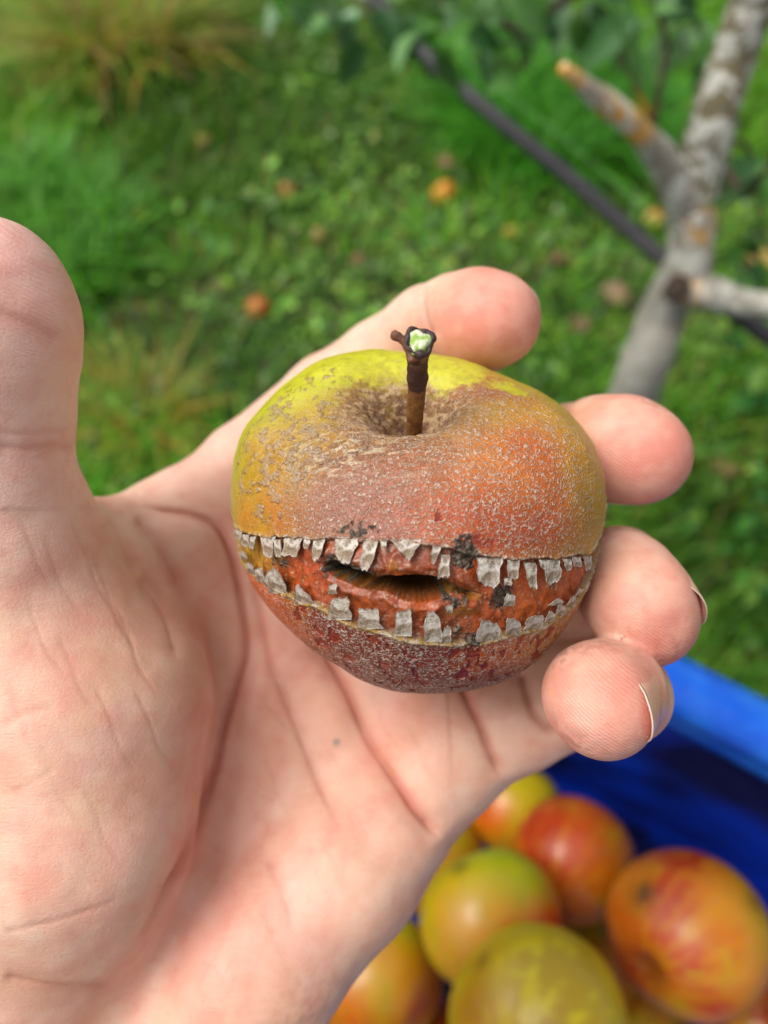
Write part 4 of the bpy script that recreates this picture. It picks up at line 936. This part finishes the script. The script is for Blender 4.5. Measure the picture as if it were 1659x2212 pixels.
def tussock(name, px, py, rad, n, hmin, hmax, pal, w, label, seed, wd=(.003, .007), sg=.9):
    c = ground_at(px, py); rs = np.random.RandomState(seed); r = rad*np.sqrt(rs.rand(n))*.45; a = rs.uniform(0, 6.28, n)
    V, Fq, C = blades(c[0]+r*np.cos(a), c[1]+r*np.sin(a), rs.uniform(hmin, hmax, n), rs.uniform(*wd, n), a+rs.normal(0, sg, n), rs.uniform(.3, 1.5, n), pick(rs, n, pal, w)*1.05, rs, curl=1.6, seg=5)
    o = mesh_np(name, V, Fq, LM.m, None, attrs={'Col': C}, loc=(c[0], c[1], 0)); tag(o, label, 'grass tuft')
tussock('grass_tussock', 285, 140, .33, 1900, .08, .24, [(170, 140, 80), (140, 160, 50), (190, 150, 60), (110, 156, 44), (160, 120, 84)], [2, 4, 1.5, 4, 1.5], 'large straw brown and yellow grass tussock at the far left of the grass', 4, (.005, .012), 1.4)
tussock('grass_tussock', 325, 930, .15, 220, .06, .14, [(160, 136, 46), (120, 140, 44), (176, 130, 50)], [2, 3, 1], 'small yellowing grass tuft seen between the thumb and the index finger', 5)
tussock('grass_tussock', 60, 560, .5, 1700, .06, .15, [(70, 136, 26), (90, 156, 30), (60, 116, 24)], [3, 3, 2], 'lush bright green grass clump above the thumb tip', 6, (.006, .013), 2.5)
tussock('grass_tussock', 1180, 290, .5, 3800, .07, .18, [(60, 136, 22), (80, 150, 28), (56, 118, 22)], [3, 3, 2], 'lush bright green grass clump behind the black hose', 7, (.006, .012), 2.5)
def weed(px, py, label, seed, n=26, size=.035, h=.16, col=((70, 130, 40), (110, 150, 56), (50, 104, 40))):
    c = ground_at(px, py); rs = np.random.RandomState(seed); root = empty('leafy_weed', (c[0], c[1], 0)); tag(root, label, 'weed')
    V, Fq = tube_np([c, c+np.array([.01, 0, h*.5]), c+np.array([.0, .01, h])], [.003, .002, .001], 6, 8); mesh_np('stem', V, Fq, LM.m, root, attrs={'Col': np.repeat(lin(90, 120, 50)[None], len(V), 0)}, loc=c)
    V, Fq, C = leaves([(c+np.array([rs.normal(0, .012+.03*q), rs.normal(0, .012+.03*q), h*(.25+.75*rs.rand())])) for q in rs.rand(n)], rs, size, col)
    mesh_np('foliage', V, Fq, LM.m, root, attrs={'Col': C}, loc=c)
def leaves(pts, rs, size, pal, droop=.4):
    """one pointed, folded leaf at each point"""
    Vs = []; Fs = []; Cs = []; o = 0
    us = np.linspace(0, 1, 7); wv = np.array([0, .62, .95, 1, .8, .45, 0.02])
    for p in pts:
        L = size*rs.uniform(.7, 1.25); Wd = L*rs.uniform(.26, .36); a = rs.uniform(0, 6.28); el = rs.uniform(-.9, .5)
        t = np.array([math.cos(a)*math.cos(el), math.sin(a)*math.cos(el), math.sin(el)]); s = nrm(np.cross(t, [rs.normal(0, .5), rs.normal(0, .5), 1])); n = np.cross(s, t)
        for u, w in zip(us, wv):
            m = p+t*L*u-np.array([0, 0, 1])*droop*L*u*u
            for k in (-1, -.5, 0, .5, 1): Vs.append(m+s*Wd*w*k+n*Wd*(.35*abs(k)*w+.05*math.sin(u*17+k*3)))
        for i in range(6):
            for j in range(4): Fs.append([o+i*5+j, o+i*5+j+1, o+(i+1)*5+j+1, o+(i+1)*5+j])
        c = lin(*pal[rs.randint(len(pal))])*rs.uniform(.8, 1.25); Cs.append(np.repeat(c[None], 35, 0)); o += 35
    return np.array(Vs), np.array(Fs), np.vstack(Cs)
for k, (px, py, n, s, lab) in enumerate([(1560, 1180, 34, .035, 'leafy weed at the right edge beside the ring finger'), (1620, 900, 30, .04, 'pale leafy weed at the right edge beside the middle finger'), (1530, 790, 22, .03, 'small bright weed right of the trunk foot'), (1600, 1350, 30, .035, 'leafy weed just above the rim of the blue tub')]):
    weed(px, py, lab, 40+k, n, s, .12)
# ---- fallen fruit and leaves
for k, (px, py, r, base, pt, lab) in enumerate([(958, 428, .025, (214, 160, 54), (196, 104, 44), 'small orange yellow windfall apple in the grass left of the black hose'), (560, 676, .024, (176, 74, 40), (150, 50, 30), 'red windfall apple lying in the grass just above the index finger'),
        (1410, 478, .020, (190, 116, 84), (190, 60, 50), 'pinkish windfall apple in the grass tight beside the tree trunk'), (622, 422, .021, (140, 104, 52), (140, 76, 40), 'brown rotting windfall apple in the grass left of the orange yellow one'),
        (1100, 510, .016, (190, 140, 40), (170, 110, 40), 'tiny yellow windfall apple under the black hose'), (690, 520, .020, (130, 92, 60), (120, 70, 50), 'dull brown windfall apple above the red one')]):
    g = ground_at(px, py, .03); whole_apple(g+np.array([0, 0, r-.012]), r, (.3*k-.5, .4, .6), base, 0, [((.2, -.5, .8), .8, pt, .8, .3)], lab, 60+k, 'windfall apples in the grass', True, .92, (40, 28), name='windfall_apple')
def fallen_leaf(px, py, size, col, lab, seed):
    c = ground_at(px, py, .05); rs = np.random.RandomState(seed); nu, nv = 11, 7; V = []
    a = rs.uniform(0, 6.28); t = np.array([math.cos(a), math.sin(a), .12]); s = np.array([-math.sin(a), math.cos(a), .1])
    for i in range(nu):
        u = i/(nu-1); w = math.sin(math.pi*u**.85)*.36+.01
        for j in range(nv):
            k = j/(nv-1)*2-1; V.append(c+size*(t*(u-.5)+s*k*w+np.array([0, 0, .3*k*k*w+.12*math.sin(u*5+k)])))
    V = np.array(V); n = len(V); V = np.vstack([V, V-np.array([0, 0, .0007])]); f = grid_faces(nu, nv); o = mesh_np('fallen_leaf', V, np.vstack([f, f[:, ::-1]+n]), LM.m, None, attrs={'Col': np.repeat(lin(*col)[None], 2*n, 0)*(.7+.6*fbm(V, 60, seed, 2))[:, None]}, loc=c); tag(o, lab, 'dead leaf')
fallen_leaf(1325, 640, .075, (150, 122, 92), 'large pale brown dead leaf lying left of the trunk', 1)
fallen_leaf(300, 465, .05, (178, 150, 40), 'yellow dead leaf in the grass above the thumb', 2)
fallen_leaf(965, 350, .05, (160, 120, 90), 'small tan dead leaf beyond the orange yellow windfall', 3)
fallen_leaf(1215, 560, .05, (120, 80, 60), 'dark brown dead leaf between the index finger and the trunk', 4)
fallen_leaf(1640, 560, .07, (190, 160, 90), 'straw coloured dead leaf right of the trunk', 5)
# ---- the young apple tree
BK = NT('lichen_bark', .85); v_ = BK.coord(); ca = BK.attr('Col').outputs['Color']
n_ = BK.noise(60, 4, .65, .3, v_); n2_ = BK.noise(170, 4, .6, 0, v_)
cc_ = BK.mix(BK.math('MULTIPLY', BK.range(n_, .49, .54), BK.attr('Lichen').outputs['Fac']), ca, tuple(lin(204, 202, 190)))
cc_ = BK.mix(BK.math('MULTIPLY', BK.range(n2_, .5, .65), .30), cc_, tuple(lin(116, 106, 86))); BK.put('Base Color', cc_)
BK.put('Normal', BK.bump(BK.math('ADD', n_, n2_), .003, .8))
OL = [(UW(1220, 150, .57), .011), (UW(1310, 232, .605), .010), (UW(1362, 262, .62), .012), (UW(1335, 250, .61), .008), (UW(1535, 485, .70), .014), (UW(1480, 625, .72), .008), (UW(1500, 640, .71), .006)]
def bark(name, pts, rad, parent, seed, cfun, lich, seg=20, n=60, lump=.12):
    V, Fq = tube_np(pts, rad, seg, n, lump, 28, seed); col = cfun(V)
    for p, r in OL:
        w = np.exp(-(np.linalg.norm(V-p, axis=1)/(r*1.7))**4)[:, None]*sstep(.2, .42, vnoise(V, 150, 5))[:, None]; col = col*(1-w)+lin(226, 160, 20)*w
    return mesh_np(name, V, Fq, BK.m, parent, attrs={'Col': col, 'Lichen': lich(V)}, loc=np.array(pts[0]))
tree = empty('apple_tree', (.25, .49, 0)); tag(tree, 'young apple tree with a grey lichen spotted forked trunk at the right', 'tree')
grey = lambda V: np.repeat(lin(138, 134, 122)[None], len(V), 0)*(.85+.3*fbm(V, 20, 7, 2))[:, None]
olive = lambda V: np.repeat(lin(116, 106, 78)[None], len(V), 0)*(.85+.3*fbm(V, 20, 7, 2))[:, None]
fork = UW(1478, 440, .70)
bark('trunk', [(.25, .49, -.02), (.252, .492, .2), UW(1372, 850, .80), UW(1425, 690, .765), UW(1478, 600, .735), UW(1492, 540, .72), UW(1492, 470, .705), fork], [.034, .029, .0245, .0225, .0235, .0215, .022, .020], tree, 1, grey, lambda V: .15+.75*sstep(.54, .64, V[:, 2]), 28, 110, .16)
bark('main_branch', [UW(1490, 500, .71), UW(1508, 400, .69), UW(1545, 240, .655), UW(1590, 110, .63), UW(1650, -60, .59), UW(1720, -260, .55), UW(1760, -600, .5)], [.019, .0205, .0195, .0185, .019, .015, .011], tree, 2, olive, lambda V: .95+0*V[:, 0], 24, 80, .2)
bark('side_branch', [UW(1505, 480, .705), UW(1440, 365, .665), UW(1385, 290, .63), UW(1345, 250, .612), UW(1275, 195, .588), UW(1215, 145, .568)], [.0165, .0135, .0102, .0102, .0078, .0040], tree, 3, lambda V: np.repeat(lin(148, 138, 122)[None], len(V), 0), lambda V: .9+0*V[:, 0], 20, 60, .28)
bark('side_branch', [UW(1470, 622, .735), UW(1540, 634, .72), UW(1600, 652, .70), UW(1680, 665, .67), UW(1800, 690, .63)], [.020, .0155, .0125, .0120, .009], tree, 4, grey, lambda V: .5+0*V[:, 0], 20, 40, .25)
kn = UW(1462, 622, .712); Vk, Fk = tube_np([kn+cdir(.3, 0, -1)*.004, kn, kn+cdir(-.1, 0, 1)*.004], [.011, .0125, .009], 18, 10, .2, 60, 4)
mesh_np('pruning_scar', Vk, Fk, BK.m, tree, attrs={'Col': np.repeat(lin(58, 42, 32)[None], len(Vk), 0), 'Lichen': np.zeros(len(Vk))}, loc=kn)
tw = lambda V: np.repeat(lin(74, 58, 44)[None], len(V), 0); z0 = lambda V: np.zeros(len(V))
TW = [([(1400, 300, .64), (1415, 250, .63), (1425, 180, .61), (1440, 100, .6), (1420, 20, .58), (1400, -80, .56)], .0032), ([(1412, 262, .63), (1385, 215, .62), (1360, 150, .61), (1330, 90, .6)], .0024),
      ([(1640, -80, .6), (1500, -60, .62), (1300, -40, .66), (1120, 60, .7), (1060, 20, .72), (1030, -30, .74), (900, 20, .78)], .005), ([(1120, 60, .70), (1140, 110, .71), (1120, 160, .72)], .003),
      ([(1560, 350, .68), (1610, 420, .66), (1640, 390, .64), (1700, 300, .6)], .004), ([(1540, 300, .67), (1620, 330, .7), (1650, 500, .75), (1700, 600, .75)], .003), ([(900, 20, .78), (820, 60, .8), (760, -10, .82), (600, -40, .85)], .003)]
for k, (p, r) in enumerate(TW): bark('twig', [UW(*q) for q in p], [r*(1-.5*i/len(p)) for i in range(len(p))], tree, 20+k, tw, z0, 10, 30, .15)
rs = np.random.RandomState(12); LP = []
for cx, cy, d, sx, sy, n in [(1215, 55, .66, 60, 30, 7), (880, 70, .74, 60, 50, 15), (970, 40, .76, 70, 40, 15), (800, 30, .8, 60, 40, 10), (1080, 80, .70, 60, 50, 9), (1390, 20, .60, 70, 30, 8), (1490, 50, .66, 50, 50, 9), (1500, 120, .75, 40, 40, 4), (1450, 90, .8, 50, 50, 8), (1620, 400, .66, 35, 60, 11), (1630, 560, .72, 35, 60, 8),
                             (720, 20, .85, 70, 40, 9), (600, -10, .88, 80, 30, 7), (1300, 20, .66, 80, 30, 7), (1150, -10, .68, 100, 20, 8), (1520, 20, .8, 40, 60, 8), (1100, 60, .9, 120, 50, 14)]:
    for _ in range(n): LP.append(UW(cx+rs.normal(0, sx*.6), cy+rs.normal(0, sy*.6), d*rs.uniform(.94, 1.08)))
for _ in range(260):      # the rest of the crown, above the picture
    LP.append(UW(rs.uniform(600, 2300), rs.uniform(-900, -90), rs.uniform(.5, .9)))
Vl, Fl, Cl = leaves(LP, rs, .036, ((60, 106, 50), (84, 130, 62), (46, 88, 40), (128, 158, 122), (84, 142, 46), (104, 146, 84)))
mesh_np('crown', Vl, Fl, LM.m, tree, attrs={'Col': Cl}, loc=(.3, .6, .8))
# ---- black hose tied to the trunk, thin pale wire behind it
HM = NT('black_rubber', .55); HM.put('Base Color', HM.mix(HM.noise(40, 3), tuple(lin(34, 32, 36)), tuple(lin(62, 58, 64)))); HM.put('Normal', HM.bump(HM.noise(300, 3), .001, .5))
V, Fq = tube_np([UW(560, -330, 1.15), UW(700, -130, 1.08), UW(820, 10, 1.0), UW(940, 140, .95), UW(1080, 262, .90), UW(1220, 375, .86), UW(1340, 480, .82), UW(1430, 556, .79), UW(1500, 610, .775), UW(1600, 685, .75), UW(1760, 790, .70), UW(2100, 960, .62)], [.0090]*12, 16, 120)
o = mesh_np('hose', V, Fq, HM.m, None, loc=UW(1430, 556, .79)); tag(o, 'black irrigation hose running down past the tree trunk', 'hose')
WM = NT('pale_wire', .4); WM.put('Base Color', tuple(lin(120, 160, 110))+(1,))
V, Fq = tube_np([UW(800, -40, 1.3), UW(1050, 165, 1.2), UW(1200, 285, 1.1), UW(1340, 405, 1.0), UW(1480, 520, .93)], [.0005]*5, 8, 30)
o = mesh_np('wire', V, Fq, WM.m, None, loc=UW(1480, 520, .93)); tag(o, 'thin pale wire running beyond the black hose to the trunk', 'wire')
_rs = np.random.RandomState(77)
for k, (px, py, s, c, lab) in enumerate([(440, 300, .045, (150, 120, 70), 'curled tan dead leaf right of the straw brown tussock'), (770, 560, .045, (130, 92, 66), 'brown dead leaf in the clover above the index finger'), (1090, 640, .04, (150, 118, 84), 'tan dead leaf just right of the index fingertip'),
        (1250, 700, .05, (128, 96, 70), 'dull brown dead leaf between the index fingertip and the trunk'), (470, 620, .04, (120, 90, 60), 'small brown dead leaf left of the red windfall'), (1560, 1010, .05, (170, 140, 90), 'straw coloured dead leaf right of the middle fingertip')]):
    fallen_leaf(px, py, s, c, lab, 90+k)
